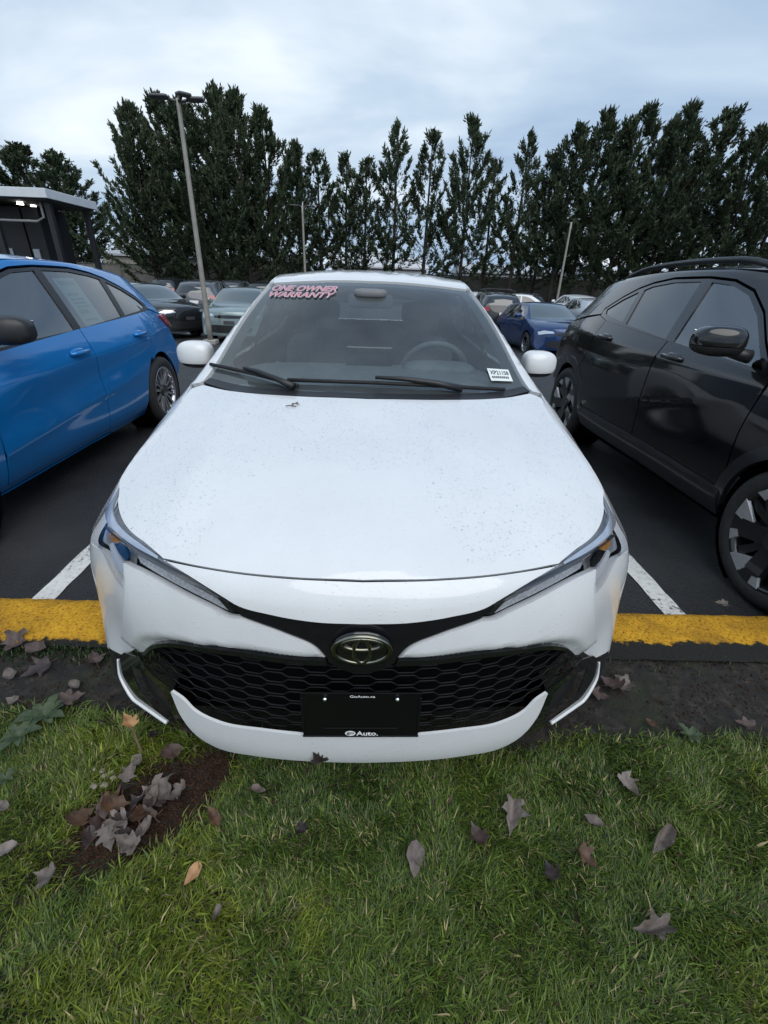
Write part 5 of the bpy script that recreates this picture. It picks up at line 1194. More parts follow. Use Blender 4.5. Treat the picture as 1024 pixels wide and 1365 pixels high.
    both_c('hood', Q(hd, 0.5), TOP, pm, gap=0.003, grid=0.04)
    fr_in = T2D([(k.X(x, z), k.Y(y)) for x, y, z in [(0.738, 1.235, 0.96), (0.722, 1.25, 1.0), (0.652, 1.55, 1.15), (0.592, 1.78, 1.28), (0.545, 1.955, 1.35), (0.560, 2.4, 1.4), (0.555, 3.0, 1.4), (0.529, 3.6, 1.35), (0.50, 3.93, 1.3)]])
    out = cf['surround_top']                # upper edge of the window surround, front to back, a little outside it
    fr_out = D([(k.Y(4.06), k.Z(0.96)), (cf['qend'], cf['qz'] + 0.01)] + out[::-1] + [(k.Y(1.36), k.Z(0.938)), (k.Y(1.26), k.Z(0.953))])
    both('roof_side_rail', [fr_in + D([(k.Y(4.03), k.Z(1.12))]) + fr_out], DIAG, pm, gap=0.002, grid=0.035, thick=0.02)
    # ends
    both_c('rear_window', F([(0, 1.02), (0.50, 1.02), (0.43, 1.22), (0, 1.25)]), REAR, glass_dark, grid=0.06, off=-0.004, thick=0.0, gap=0.003)
    panel(b, 'tailgate', [sym2(F([(0, 0.62), (0.55, 0.62), (0.53, 0.95), (0.46, 1.245), (0, 1.28)])), sym2(F([(0, 1.02), (0.50, 1.02), (0.43, 1.22), (0, 1.25)]))], REAR, pm, root, grid=0.05)
    both_c('rear_bumper', F([(0, 0.31), (0.70, 0.31), (0.74, 0.40), (0.74, 0.615), (0, 0.615)]), REAR, pm, grid=0.06)
    CR = Lin((0.72, 0.69, 0), (-0.69, 0.72, 0), (0, 0, 1)); tl = [CR.inv(cast(b, *(SIDE if s == 's' else REAR).ray(*q))[0]) for s, q in cf['tail']]
    both('tail_lamp', [tl], CR, tail_red, grid=0.02, off=0.020, thick=0.03)
    both_c('front_bumper', F([(0, 0.21), (0.70, 0.21), (0.80, 0.32), (0.82, 0.62), (0.74, 0.66), (0.45, 0.72), (0, 0.76)]), FRONT, pm, grid=0.05)
    both_c('grille', F([(0, 0.30), (0.45, 0.32), (0.58, 0.46), (0.50, 0.62), (0, 0.66)]), FRONT, black_satin, grid=0.05, off=0.004)
    both('headlight', [F([(0.44, 0.66), (0.62, 0.64), (0.76, 0.60), (0.78, 0.70), (0.60, 0.735), (0.46, 0.71)])], FRONT, lamp_light, grid=0.04, off=0.006)
    # lining, cabin, mirrors, wheels
    pol = [np.array(w) for w in k.wins]; wsx = np.array(sym2(xs0))
    def cut(Pp):
        q = np.zeros(len(Pp), bool)
        for y in k.wy: q |= (np.hypot(Pp[:, 1] - y, Pp[:, 2] - r) < ra + 0.01) & (np.abs(Pp[:, 0]) > 0.55)
        for w in pol: q |= pip(Pp[:, 1:], w) & (np.abs(Pp[:, 0]) > 0.4)
        q |= pip(Pp[:, :2], wsx) & (Pp[:, 2] > k.Z(0.9))
        return q
    inner_shell(b, root, cut, cavity, 0.022)
    L = k.Y(4.37)
    bm = bmesh.new(); box(bm, (0, L / 2, sz - 0.01), (1.2, L - 0.5, 0.05), 0.01); obj('underbody', bm, cavity, root)
    for sy in k.wy:
        for sx in (-1, 1):
            bm = bmesh.new(); lathe(bm, [(0.0, sx * 0.60), (ra + 0.006, sx * 0.60), (ra + 0.006, sx * 0.86)], 36, 'x', (0, sy, r)); obj('wheel_arch_liner', bm, cavity, root)
    dz = k.Z(0.93) - 0.93
    bm = bmesh.new(); superell(bm, (0, k.Y(1.47), 0.86 + dz), (0.68, 0.36, 0.13), 0.4, 0.3); obj('dashboard', bm, interior_dark, root, smooth=True)
    seat(root, 0.36, k.Y(2.25), z=0.40 + dz); seat(root, -0.36, k.Y(2.25), z=0.40 + dz); seat(root, 0, k.Y(3.05), True, 1.2, z=0.40 + dz)
    for sx in (-1, 1):
        mc = cf['mirror']; mirror_housing(root, (sx * mc[0], mc[1], mc[2]), mc[3], cf['mirror_mat'], black_satin, sx, 0.12, mc[4])
        for wy in k.wy: wheel(root, sx * cf['track'], wy, r, 0.215, cf['wheel'], sx, cf.get('face'), rot=0.35)

# ---- blue hatchback on the left
blue = paint('blue_paint', (0.003, 0.185, 0.52), 0.30, 0.34)
BY = [(-0.1, -0.1), (0, 0), (0.965, 0.93), (1.97, 1.95), (3.605, 3.60), (4.37, 4.475)]
BZ = [(0, 0), (0.165, 0.20), (0.5, 0.52), (0.93, 0.965), (1.40, 1.435), (1.44, 1.478)]
bw = [[(1.47, 0.970), (1.64, 1.075), (1.86, 1.205), (2.06, 1.305), (2.28, 1.358), (2.49, 1.372), (2.47, 1.0)],
      [(2.55, 1.003), (2.57, 1.374), (2.9, 1.368), (3.16, 1.340), (3.29, 1.318), (3.20, 1.040)],
      [(3.27, 1.044), (3.36, 1.300), (3.56, 1.232), (3.74, 1.145), (3.80, 1.090), (3.72, 1.066)]]
kb = kit(BY, BZ, 0.995, 1.03, 0.325, 0.93, 3.60, bw)
bsur_top = [(1.40, 0.965), (1.62, 1.098), (1.85, 1.230), (2.05, 1.330), (2.27, 1.383), (2.5, 1.398), (2.92, 1.393), (3.18, 1.364), (3.38, 1.322), (3.58, 1.255), (3.77, 1.165), (3.86, 1.09)]
def bcrease(P, uv):
    y, z = P[:, 1], P[:, 2]; l1 = 0.80 + 0.035 * (y - 2.0) + 0.012 * np.clip(y - 3.2, 0, 2)**2; l2 = 0.43 + 0.085 * (y - 1.4)
    d = z - l1; c = 0.010 * np.exp(-np.abs(np.where(d > 0, d * 30, d * 9)))
    e = z - l2; c2 = 0.012 * np.exp(-np.abs(np.where(e > 0, e * 8, e * 28))) * np.clip((3.3 - y) / 0.5, 0, 1)
    return c - 0.012 * np.exp(-((z - (l2 + 0.16)) / 0.10)**2) + c2
cfgb = dict(door=(1.40, 2.52, 3.50), sill=0.255, belt=lambda y: 0.958 + 0.040 * (y - 1.4), crease=bcrease, handle=lambda y: 0.86 + 0.03 * (y - 2.3), qend=3.84, qz=1.052,
            surround=[(1.385, 0.940), (1.40, 0.958)] + [(y, z - 0.006) for y, z in bsur_top[1:]] + [(3.82, 1.052), (3.5, 1.042), (2.52, 1.000)], surround_top=[(y, z + 0.006) for y, z in bsur_top],
            glass=[glass_side, glass_side, glass_dark], tail=[('s', (4.00, 0.985)), ('s', (4.16, 0.985)), ('r', (0.60, 0.985)), ('r', (0.60, 0.84)), ('s', (4.22, 0.85)), ('s', (4.10, 0.89))],
            mirror=(0.985, 1.60, 1.085, (0.115, 0.085, 0.075), -2.0), mirror_mat=black_satin, track=0.885, wheel='multi')
BLUE_X, BLUE_Y = -2.925, 0.27
br = thing('blue_car', 'metallic blue hatchback with black door mirror, parked left of the white car', 'car', (BLUE_X, BLUE_Y, 0))
near_car(kb, br, blue, cfgb)
# price sheet hung in its rear door window
ps = thing('window_sheet', 'pale printed price sheet inside the blue car rear side window', 'paper', (BLUE_X, BLUE_Y, 0))
def bwin(y, z, o): p, n = cast(kb.b, *SIDE.ray(y, z)); return p + n * o
shy, shz = np.linspace(2.66, 2.93, 6), np.linspace(1.01, 1.335, 8)
link('sheet', mesh_from([bwin(y, z, -0.022) for z in shz for y in shy], [(j * 6 + i, j * 6 + i + 1, (j + 1) * 6 + i + 1, (j + 1) * 6 + i) for j in range(7) for i in range(5)], True), mat('mint_paper', (0.50, 0.74, 0.66), 0.6, emit=None), ps)
bm = bmesh.new()
for a, c, d, e in [(2.69, 2.90, 1.29, 1.315), (2.70, 2.84, 1.22, 1.235), (2.70, 2.88, 1.19, 1.20), (2.70, 2.86, 1.165, 1.175), (2.70, 2.87, 1.14, 1.15), (2.70, 2.82, 1.10, 1.125), (2.70, 2.88, 1.05, 1.06)]:
    bm.faces.new([bm.verts.new(bwin(*q, -0.019)) for q in ((a, d), (c, d), (c, e), (a, e))])
obj('print_lines', bm, mat('pale_ink', (0.22, 0.38, 0.36), 0.6), ps)['kind'] = 'stuff'

# ---- black crossover on the right
blackp = paint('black_paint', (0.0025, 0.0028, 0.0036), 0.0, 0.25, cr=(0.0, 0.015))
KY = [(-0.1, -0.1), (0, 0), (0.965, 0.87), (1.97, 1.72), (3.605, 3.53), (4.37, 4.355)]
KZ = [(0, 0), (0.165, 0.22), (0.5, 0.60), (0.72, 0.86), (0.93, 1.045), (1.40, 1.515), (1.44, 1.56)]
kw = [[(1.38, 1.045), (1.52, 1.145), (1.70, 1.275), (1.88, 1.375), (2.06, 1.425), (2.25, 1.440), (2.19, 1.085)],
      [(2.29, 1.093), (2.36, 1.443), (2.66, 1.435), (2.90, 1.405), (2.985, 1.380), (2.885, 1.135)],
      [(2.955, 1.145), (3.05, 1.365), (3.22, 1.300), (3.37, 1.215), (3.32, 1.180)]]
kk = kit(KY, KZ, 1.02, 1.075, 0.345, 0.87, 3.53, kw)
ksur_top = [(1.30, 1.035), (1.50, 1.165), (1.68, 1.298), (1.87, 1.400), (2.06, 1.450), (2.3, 1.466), (2.68, 1.460), (2.92, 1.428), (3.08, 1.388), (3.25, 1.318), (3.42, 1.215)]
def kcrease(P, uv):
    y, z = P[:, 1], P[:, 2]; l1 = 0.98 + 0.02 * (y - 2.0); d = z - l1; c = 0.010 * np.exp(-np.abs(np.where(d > 0, d * 14, d * 45)))
    l2 = 0.52 + 0.22 * (3.0 - y); e = z - l2; c2 = 0.012 * np.exp(-np.abs(np.where(e > 0, e * 9, e * 30))) * np.clip((y - 1.3) / 0.4, 0, 1)
    return c + c2
clad = mat('dark_cladding', (0.016, 0.017, 0.020), 0.30, 0, 0.35, noise=(50, 0.2))
cfgk = dict(door=(1.28, 2.24, 3.22), sill=0.44, belt=lambda y: 1.035 + 0.052 * (y - 1.3), crease=kcrease, handle=lambda y: 1.0 + 0.02 * (y - 2.0), qend=3.40, qz=1.165, gloss=True,
            surround=[(1.27, 1.015), (1.30, 1.028)] + [(y, z - 0.006) for y, z in ksur_top[1:]] + [(3.39, 1.165), (3.22, 1.135), (2.24, 1.084)], surround_top=[(y, z + 0.006) for y, z in ksur_top],
            glass=[glass_side, glass_dark, glass_dark], tail=[('r', (0.74, 0.86)), ('r', (0.50, 0.88)), ('r', (0.50, 0.74)), ('r', (0.74, 0.72))],
            mirror=(1.03, 1.50, 1.165, (0.125, 0.085, 0.075), -0.30), mirror_mat=blackp, track=0.905, wheel='block', face=mat('alloy_grey', (0.46, 0.465, 0.475), 0.4, 0.5, noise=(40, 0.12)), sill_mat=clad)
KX, KYY = 2.815, 0.13
kr = thing('black_car', 'glossy black crossover with angular wheels, parked right of the white car', 'car', (KX, KYY, 0))
near_car(kk, kr, blackp, cfgk)
def kon(y, z, o=0.0):
    p, n = cast(kk.b, *SIDE.ray(y, z)); return p + n * o
# lower door cladding, wheel-arch trims, roof rails
panel(kk.b, 'door_cladding', [[(1.275, 0.285), (3.08, 0.285), (3.10, 0.438), (1.275, 0.438)]], SIDE, clad, kr, both=True, grid=0.03, off=0.006, thick=0.02, offf=lambda P, uv: 0.022 * np.exp(-np.abs((P[:, 2] - 0.40) * np.where(P[:, 2] > 0.40, 40, 9))))
for wy in kk.wy:
    o_, i_ = arc(wy, 0.345, 0.455, 0, 180, 28), arc(wy, 0.345, 0.388, 180, 0, 28)
    panel(kk.b, 'arch_trim', [o_ + i_], SIDE, clad, kr, both=True, grid=0.03, off=0.012, thick=0.03)
for sx in (-1, 1):
    bm = bmesh.new(); pts = []
    for t in np.linspace(0, 1, 16):
        y = 1.82 + 1.75 * t; p, n = cast(kk.b, *TOP.ray(0.555 - 0.02 * t, y)); pts.append(Vector((sx * p[0], p[1], p[2] + 0.006 + 0.038 * min(1, 6 * t, 6 * (1 - t)))))
    tube(bm, pts, [0.010] + [0.019] * 14 + [0.010], 8); obj('roof_rail', bm, black_satin, kr, smooth=True)
# ------------------------------------------------------------------ cars further back: whole skins with glass, lamps and doors laid on
def far_parts(k, cfg):
    """list of (name, mesh, material key) shared by all copies"""
    b = k.b; F, Q = k.F, k.Q; L = []
    st = slice(None); me = fast_mesh(b.V, b.T); me.polygons.foreach_set('use_smooth', [True] * len(me.polygons)); L.append(('body', me, 'paint'))
    def add(nm, loops, pr, m, both=False, **kw):
        kw.setdefault('off', 0.004); kw.setdefault('thick', 0.006); kw.setdefault('grid', 0.07); me = panel_mesh(b, loops, pr, **kw); L.append((nm, me, m))
        if both: L.append((nm, mirror_mesh(me), m))
    ws = [(0.0, 1.04), (0.30, 1.06), (0.55, 1.135), (0.70, 1.26), (0.635, 1.55), (0.575, 1.78), (0.525, 1.945), (0.30, 1.905), (0.0, 1.89)]
    add('windscreen', [sym2([(k.X(x, z), k.Y(y)) for (x, y), z in zip(ws, (0.95, 0.95, 0.95, 1, 1.15, 1.28, 1.35, 1.37, 1.37))])], TOP, glass_far_pale)
    add('rear_window', [sym2(F([(0, 1.0), (0.52, 1.0), (0.44, 1.235), (0, 1.265)]))], REAR, glass_far)
    for w in k.wins: add('side_window', [w], SIDE, glass_far, True)
    y1, y2, y3 = cfg['door']; sz = cfg['sill'] + 0.03; bz = cfg['belt']
    add('front_door', [[(y1, sz), (y2, sz), (y2, bz(y2) - 0.012), (y1, bz(y1) - 0.02)]], SIDE, 'paint', True, off=0.002, gap=0.003)
    add('rear_door', [[(y2, sz), (k.wy[1] - k.r - 0.10, sz), (k.wy[1] - 0.18, sz + 0.36), (y3, bz(y3) - 0.012), (y2, bz(y2) - 0.012)]], SIDE, 'paint', True, off=0.002, gap=0.003)
    add('sill_trim', [[(k.wy[0] + k.r + 0.06, cfg['sill'] - 0.07), (k.wy[1] - k.r - 0.06, cfg['sill'] - 0.07), (k.wy[1] - k.r - 0.06, cfg['sill']), (k.wy[0] + k.r + 0.06, cfg['sill'])]], SIDE, black_satin, True)
    for wy in k.wy: add('wheel_arch', [[p for p in arc(wy, k.r, k.r + 0.055, 200, -20, 26)]], SIDE, cavity, True, off=0.003)
    add('headlight', [F([(0.42, 0.655), (0.62, 0.635), (0.77, 0.60), (0.80, 0.665), (0.66, 0.715), (0.46, 0.70)])], FRONT, lamp_light, True, grid=0.04, off=0.006)
    add('grille', [sym2(F([(0, 0.60), (0.40, 0.61), (0.40, 0.665), (0, 0.68)]))], FRONT, black_gloss)
    add('lower_intake', [sym2(F([(0, 0.26), (0.52, 0.27), (0.62, 0.36), (0.52, 0.45), (0, 0.45)]))], FRONT, black_satin)
    add('number_plate', [sym2(F([(0, 0.47), (0.15, 0.47), (0.15, 0.55), (0, 0.55)]))], FRONT, ink, off=0.010)
    add('number_plate', [sym2(F([(0, 0.66), (0.15, 0.66), (0.15, 0.745), (0, 0.745)]))], REAR, white_print, off=0.010)
    add('tail_lamp', [F([(0.50, 0.80), (0.72, 0.78), (0.70, 0.93), (0.52, 0.94)])], REAR, tail_red, True, grid=0.04, off=0.008)
    add('rear_valance', [sym2(F([(0, 0.31), (0.66, 0.33), (0.70, 0.46), (0, 0.48)]))], REAR, black_satin)
    mc = cfg['mirror']
    for sx in (-1, 1):
        bm = bmesh.new(); superell(bm, (sx * (mc[0] - 0.02), mc[1], mc[2]), (0.10, 0.07, 0.065), 0.6, 0.6, 20, 10); box(bm, (sx * (mc[0] - 0.11), mc[1], mc[2] - 0.04), (0.10, 0.04, 0.03))
        m2 = bpy.data.meshes.new('mirror'); bm.to_mesh(m2); bm.free(); m2.polygons.foreach_set('use_smooth', [True] * len(m2.polygons)); L.append(('door_mirror', m2, 'paint'))
    return L
FP = {'suv': (kk, cfgk, far_parts(kk, cfgk)), 'car': (kb, cfgb, far_parts(kb, cfgb))}
def far_car(kind, nm, label, pm, u, v, y, rz, rails=False, group='cars parked in the rows behind', rear=False, sz=1.0):
    k, cfg, L = FP[kind]; p = world_at(u, v, y); Lc = k.Y(4.37)
    d = Vector((0, Lc, 0)); d.rotate(Matrix.Rotation(rz, 3, 'Z').to_euler())
    loc = Vector((p[0], y, 0)) - (d if rear else Vector((0, 0, 0))); zz = gz(loc.y + d.y * 0.5)
    r = thing(nm, label, 'car', (loc.x, loc.y, zz), rz, group); r.scale = (1, 1, sz)
    r.rotation_euler.x = -math.atan2(gz(y + 2.2) - gz(y), 2.2) * -1 * (1 if math.cos(rz) > 0 else -1) * abs(math.cos(rz))
    for n_, me, m in L:
        o = link(n_, me, None, r)
        if len(me.materials) == 0: me.materials.append(None)
        o.material_slots[0].link = 'OBJECT'; o.material_slots[0].material = pm if m == 'paint' else m
    for sx in (-1, 1):
        for wy in k.wy: wheel(r, sx * (cfg['track'] + 0.012), wy, k.r, 0.215, 'plain', sx)
        if rails:
            bm = bmesh.new(); tube(bm, [(sx * 0.56, 1.9, k.Z(1.40)), (sx * 0.56, 2.0, k.Z(1.44) + 0.06), (sx * 0.55, 3.3, k.Z(1.43) + 0.06), (sx * 0.54, 3.45, k.Z(1.36))], 0.02, 8); obj('roof_rail', bm, black_satin, r, smooth=True)
    if rails:
        for yy in (2.3, 3.0):
            bm = bmesh.new(); tube(bm, [(-0.56, yy, k.Z(1.44) + 0.05), (-0.5, yy, k.Z(1.44) + 0.10), (0.5, yy, k.Z(1.44) + 0.10), (0.56, yy, k.Z(1.44) + 0.05)], 0.018, 8); obj('roof_rack_bar', bm, black_satin, r, smooth=True)
    return r
def pf(n, c, metal=0.4): return paint(n, c, metal, 0.35)
p_sage, p_blk, p_grey, p_navy, p_wht, p_char, p_sil = pf('sage_paint', (0.24, 0.31, 0.31)), pf('far_black', (0.008, 0.009, 0.010), 0), pf('grey_paint', (0.085, 0.092, 0.105)), pf('navy_paint', (0.010, 0.038, 0.13)), pf('far_white', (0.72, 0.74, 0.76), 0), pf('charcoal_paint', (0.022, 0.024, 0.028)), pf('silver_paint', (0.55, 0.57, 0.60))
far_car('suv', 'sage_car', 'pale sage green crossover facing us behind the white car mirror', p_sage, 304, 420, 13.3, 0.0)
far_car('car', 'navy_car', 'dark blue sedan facing us between the white and the black car', p_navy, 762, 440, 12.3, R(3), sz=0.97)
far_car('suv', 'dark_car', 'black crossover turned sideways behind the blue car tail', p_blk, 253, 418, 14.4, R(58))
far_car('suv', 'grey_suv', 'grey sport utility vehicle seen from behind, beside the tall lamp post', p_grey, 258, 400, 17.6, R(184), rear=True, sz=1.07)
far_car('suv', 'rack_wagon', 'dark grey wagon with roof rack seen from behind, next to the blue sedan', p_char, 675, 396, 17.0, R(178), rails=True, rear=True)
far_car('suv', 'dark_suv', 'dark sport utility vehicle in the far row, leftmost one visible', p_char, 212, 376, 29, R(180), rear=True, sz=1.08)
far_car('car', 'white_sedan', 'white car in the far row, its roof behind the grey vehicle', p_wht, 262, 374, 31, R(180), rear=True)
far_car('suv', 'dark_suv', 'dark sport utility vehicle in the far row right of the lamp post', p_grey, 301, 378, 28, R(180), rear=True, sz=1.08)
far_car('suv', 'dark_suv', 'black sport utility vehicle in the far row by the white car roof', p_blk, 342, 380, 28, R(180), rear=True, sz=1.08)
far_car('car', 'white_sedan', 'white car in the far row just right of the white roof', p_wht, 643, 388, 29, R(180), rear=True)
far_car('car', 'dark_hatchback', 'small dark car in the far row above the blue sedan roof', p_char, 716, 390, 30, R(180), rear=True)
far_car('car', 'white_sedan', 'white car in the far row turned sideways above the blue sedan', p_wht, 757, 394, 28, R(70))
far_car('suv', 'white_hatchback', 'white crossover with dark rear window in the far row', p_wht, 789, 396, 26, R(180), rear=True)
far_car('car', 'silver_sedan', 'silver white sedan tail showing behind the black crossover', p_sil, 806, 412, 19, R(176), rear=True)
far_car('car', 'white_sedan', 'pale car half hidden by the black crossover rear corner', p_wht, 838, 404, 25, R(180), rear=True)
for i, (x, y0, y1) in enumerate(((-6.3, 12.6, 17.5), (-3.2, 12.6, 17.5), (-0.2, 12.6, 17.5), (2.7, 12.0, 17.0), (5.7, 12.0, 17.0), (8.7, 12.0, 17.0))):
    line_strip(x, y0, y1, 0.10, f'distant white bay line, {ORD[i]} from the left in the second row')
# ------------------------------------------------------------------ fallen leaves and other small things
def ground_at(u, v, it=6):
    z = 0.08
    for _ in range(it):
        d = CAM_FW + CAM_R * (u - 512) / CAM_F - CAM_U * (v - 682.5) / CAM_F; p = CAM_C + d * ((z - CAM_C[2]) / d[2])
        z = float(lawn_z(p[0], p[1])) + 0.012 if p[1] < 0.58 + kerb_y(p[0]) else 0.1
    return p[0], p[1], z
leafc = [('grey', (0.150, 0.122, 0.105), (0.065, 0.050, 0.042)), ('purple', (0.10, 0.066, 0.058), (0.042, 0.026, 0.022)), ('brown', (0.12, 0.060, 0.030), (0.045, 0.023, 0.014)), ('tan', (0.42, 0.23, 0.10), (0.25, 0.13, 0.06)), ('pale', (0.22, 0.185, 0.165), (0.10, 0.080, 0.070)), ('dark', (0.045, 0.03, 0.03), (0.022, 0.015, 0.015))]
LM = {n: mat('leaf_' + n, c2, 0.6, noise=(38, 0.3, c1), bump=(60, 0.5, 0.004)) for n, c1, c2 in leafc}
def leaf_mesh(seed, L, fold, curl, lobed=True):
    """maple leaf blade with lobes, folded along the midrib and curled, plus its stalk"""
    g = random.Random(seed); pts = []
    half = [(0.0, 0.0), (0.10, -0.03), (0.30, -0.02), (0.42, 0.10), (0.30, 0.17), (0.44, 0.30), (0.56, 0.46), (0.40, 0.46), (0.26, 0.44), (0.27, 0.60), (0.17, 0.72), (0.09, 0.80), (0.0, 1.0)] if lobed else [(0, 0), (0.16, 0.08), (0.27, 0.26), (0.30, 0.45), (0.24, 0.65), (0.13, 0.84), (0, 1.0)]
    half = [(x * g.uniform(0.85, 1.15), y + g.uniform(-0.02, 0.02)) for x, y in half]; half[0] = (0, 0); half[-1] = (0, 1.0)
    loop = half + [(-x * g.uniform(0.85, 1.15), y + g.uniform(-0.02, 0.02)) for x, y in half[-2:0:-1]]
    lp = dens(loop, 0.09); n = len(lp); inn = [Vector(p) for p in [(0, 0.1 * i) for i in range(1, 10)]]; G = []
    for x in np.arange(-0.5, 0.51, 0.13):
        for y in np.arange(0.02, 1, 0.13):
            if abs(x) > 0.05: G.append((x, y))
    G = np.array(G); G = G[pip(G, lp)]; G = [q for q in G if np.min(((lp - q)**2).sum(1)) > 0.003]
    vs_ = [Vector(p) for p in lp] + inn + [Vector(q) for q in G]
    ov, oe, of, *_ = delaunay_2d_cdt(vs_, [(i, (i + 1) % n) for i in range(n)], [], 0, 1e-6); A = np.array([tuple(v) for v in ov]); F_ = [f for f in of if pip(np.array([A[list(f)].mean(0)]), lp)[0]]
    V = []; ph = g.uniform(0, 6)
    for x, y in A:
        a = fold * (1 if x > 0 else -0.75); X = abs(x) * math.cos(a) * (1 if x > 0 else -1); Z_ = abs(x) * math.sin(abs(a)); Z_ += curl * (y - 0.5)**2 * 1.3 + 0.09 * math.sin(9 * x + 7 * y + ph) * (abs(x) + 0.25) + 0.05 * math.sin(17 * x - 13 * y + ph * 2) * (abs(x) + 0.1)
        V.append((X * L, (y - 0.5) * L, Z_ * L))
    me = mesh_from(V, F_, True); return me
def leaf(u, v, size_px, colr, rz, label, seed, lobed=True, fold=0.35, curl=0.25, tilt=(0, 0), lift=0.0, group=None):
    x, y, z = ground_at(u, v); d = np.linalg.norm(np.array([x, y, z]) - CAM_C); L = size_px * d / CAM_F * 0.60
    r = thing('fallen_leaf', label, 'leaf', (x, y, z + 0.006 + lift), 0, group); r.rotation_euler = (R(tilt[0]), R(tilt[1]), R(rz))
    link('blade', leaf_mesh(seed, L, fold, curl, lobed), LM[colr], r)
    bm = bmesh.new(); tube(bm, [(0, -0.49 * L, 0.065 * curl * L * 5), (0.03 * L, -0.62 * L, 0.02 * L), (0.08 * L, -0.78 * L, -0.01 * L)], 0.0011, 5); obj('stalk', bm, LM['brown'], r)
LV_ = [(553, 1148, 56, 'grey', 175, 'single grey leaf lying flat below the middle of the bumper', False, 0.15), (636, 1116, 46, 'purple', 20, 'purple grey folded leaf, left of a paler crumpled pair', True, 0.5), (680, 1097, 62, 'pale', 160, 'large pale crumpled leaf standing up in the grass right of centre', True, 0.75),
       (790, 1097, 33, 'grey', 60, 'small rounded grey leaf alone on the right lawn', False, 0.1), (840, 1056, 42, 'pale', 200, 'ragged pale leaf nearest the bumper on the right lawn', True, 0.6), (878, 1123, 60, 'grey', 130, 'long grey folded leaf lying slanted on the right lawn', False, 0.8),
       (732, 1163, 34, 'dark', 10, 'dark red brown leaf sunk in the grass', True, 0.4), (783, 1151, 36, 'brown', 220, 'brown crumpled leaf beside the dark sunken one', True, 0.5), (862, 1244, 58, 'grey', 95, 'grey rolled leaf nearest the lower right corner', True, 0.9),
       (286, 1093, 38, 'brown', 40, 'brown curled leaf right of the soil hollow', False, 0.5), (258, 1168, 36, 'tan', 150, 'bright tan leaf alone below the soil hollow', False, 0.4), (62, 1171, 34, 'grey', 80, 'grey leaf low on the left lawn', True, 0.3), (8, 1137, 36, 'pale', 110, 'pale leaf cut by the left picture edge', False, 0.3), (4, 1078, 26, 'grey', 70, 'small grey leaf at the left edge above a paler one', False, 0.3),
       (290, 1222, 24, 'grey', 170, 'tiny grey leaf upright low in the grass', False, 0.6), (403, 1106, 28, 'dark', 30, 'small dark leaf half hidden in the grass left of centre', True, 0.4), (345, 1056, 28, 'grey', 260, 'small grey leaf just below the bumper blade', False, 0.2), (18, 864, 44, 'purple', 190, 'large leaf on the soil strip next to the yellow kerb, far left', True, 0.3), (52, 868, 46, 'purple', 250, 'slanted leaf on the soil strip, second from the left', False, 0.3),
       (126, 878, 34, 'purple', 40, 'leaf on the soil strip close to the bumper corner', True, 0.3), (48, 895, 44, 'dark', 130, 'dark leaf flat in the middle of the soil strip', True, 0.2), (14, 903, 30, 'grey', 220, 'narrow grey leaf at the left end of the soil strip', False, 0.3), (101, 916, 30, 'grey', 230, 'grey leaf on the soil strip above the weed', False, 0.3), (100, 932, 38, 'purple', 300, 'dull leaf at the top of the weed', True, 0.3), (20, 936, 30, 'grey', 75, 'grey leaf at the lower left of the soil strip', False, 0.3),
       (812, 913, 44, 'purple', 30, 'upper leaf of the small heap right of the bumper', True, 0.4), (826, 916, 42, 'grey', 100, 'paler right leaf of the small heap right of the bumper', True, 0.3), (800, 930, 36, 'purple', 250, 'lower leaf of the small heap right of the bumper', True, 0.3), (989, 968, 30, 'purple', 70, 'dull leaf at the grass edge far right', True, 0.4), (868, 966, 22, 'brown', 20, 'small brown leaf at the grass edge on the right', False, 0.4), (960, 806, 20, 'grey', 60, 'small leaf on the asphalt by the black car wheel', True, 0.3)]
for i, (u, v, s, c, rz, lb, lob, fo) in enumerate(LV_): leaf(u, v, s, c, rz, lb, 100 + i, lob, fo * 1.15 + 0.12, 0.2 + 0.7 * ((i * 37) % 10) / 10, ((i * 53) % 24 - 12, (i * 29) % 24 - 12), 0.005 if v > 985 else 0.0)
g_ = random.Random(5)
pile = [(186, 1020, 40, 'pale'), (176, 1030, 34, 'grey'), (113, 1092, 40, 'brown'), (142, 1082, 40, 'purple'), (158, 1078, 44, 'brown'), (182, 1072, 36, 'dark'), (205, 1068, 46, 'grey'), (222, 1060, 50, 'grey'), (214, 1076, 40, 'purple'), (188, 1095, 52, 'brown'), (150, 1105, 46, 'pale'), (128, 1112, 50, 'purple'), (165, 1118, 44, 'dark'), (148, 1124, 40, 'grey'), (168, 1128, 42, 'grey'), (190, 1112, 52, 'pale'), (178, 1134, 36, 'grey'), (236, 1066, 40, 'grey'), (120, 1122, 34, 'dark'), (198, 1060, 26, 'pale'), (172, 1048, 32, 'dark'), (230, 1006, 44, 'purple'), (205, 985, 30, 'dark'), (170, 1095, 40, 'purple'), (200, 1090, 36, 'grey')]
for i, (u, v, s, c) in enumerate(pile): leaf(u, v, s, c, g_.uniform(0, 360), 'dead leaf in the heap filling the bare soil hollow on the left', 300 + i, i % 3 != 0, g_.uniform(0.2, 0.8), g_.uniform(0.1, 0.8), (g_.uniform(-28, 28), g_.uniform(-28, 28)), 0.003 + 0.003 * (i % 5), 'leaves heaped in the soil hollow')
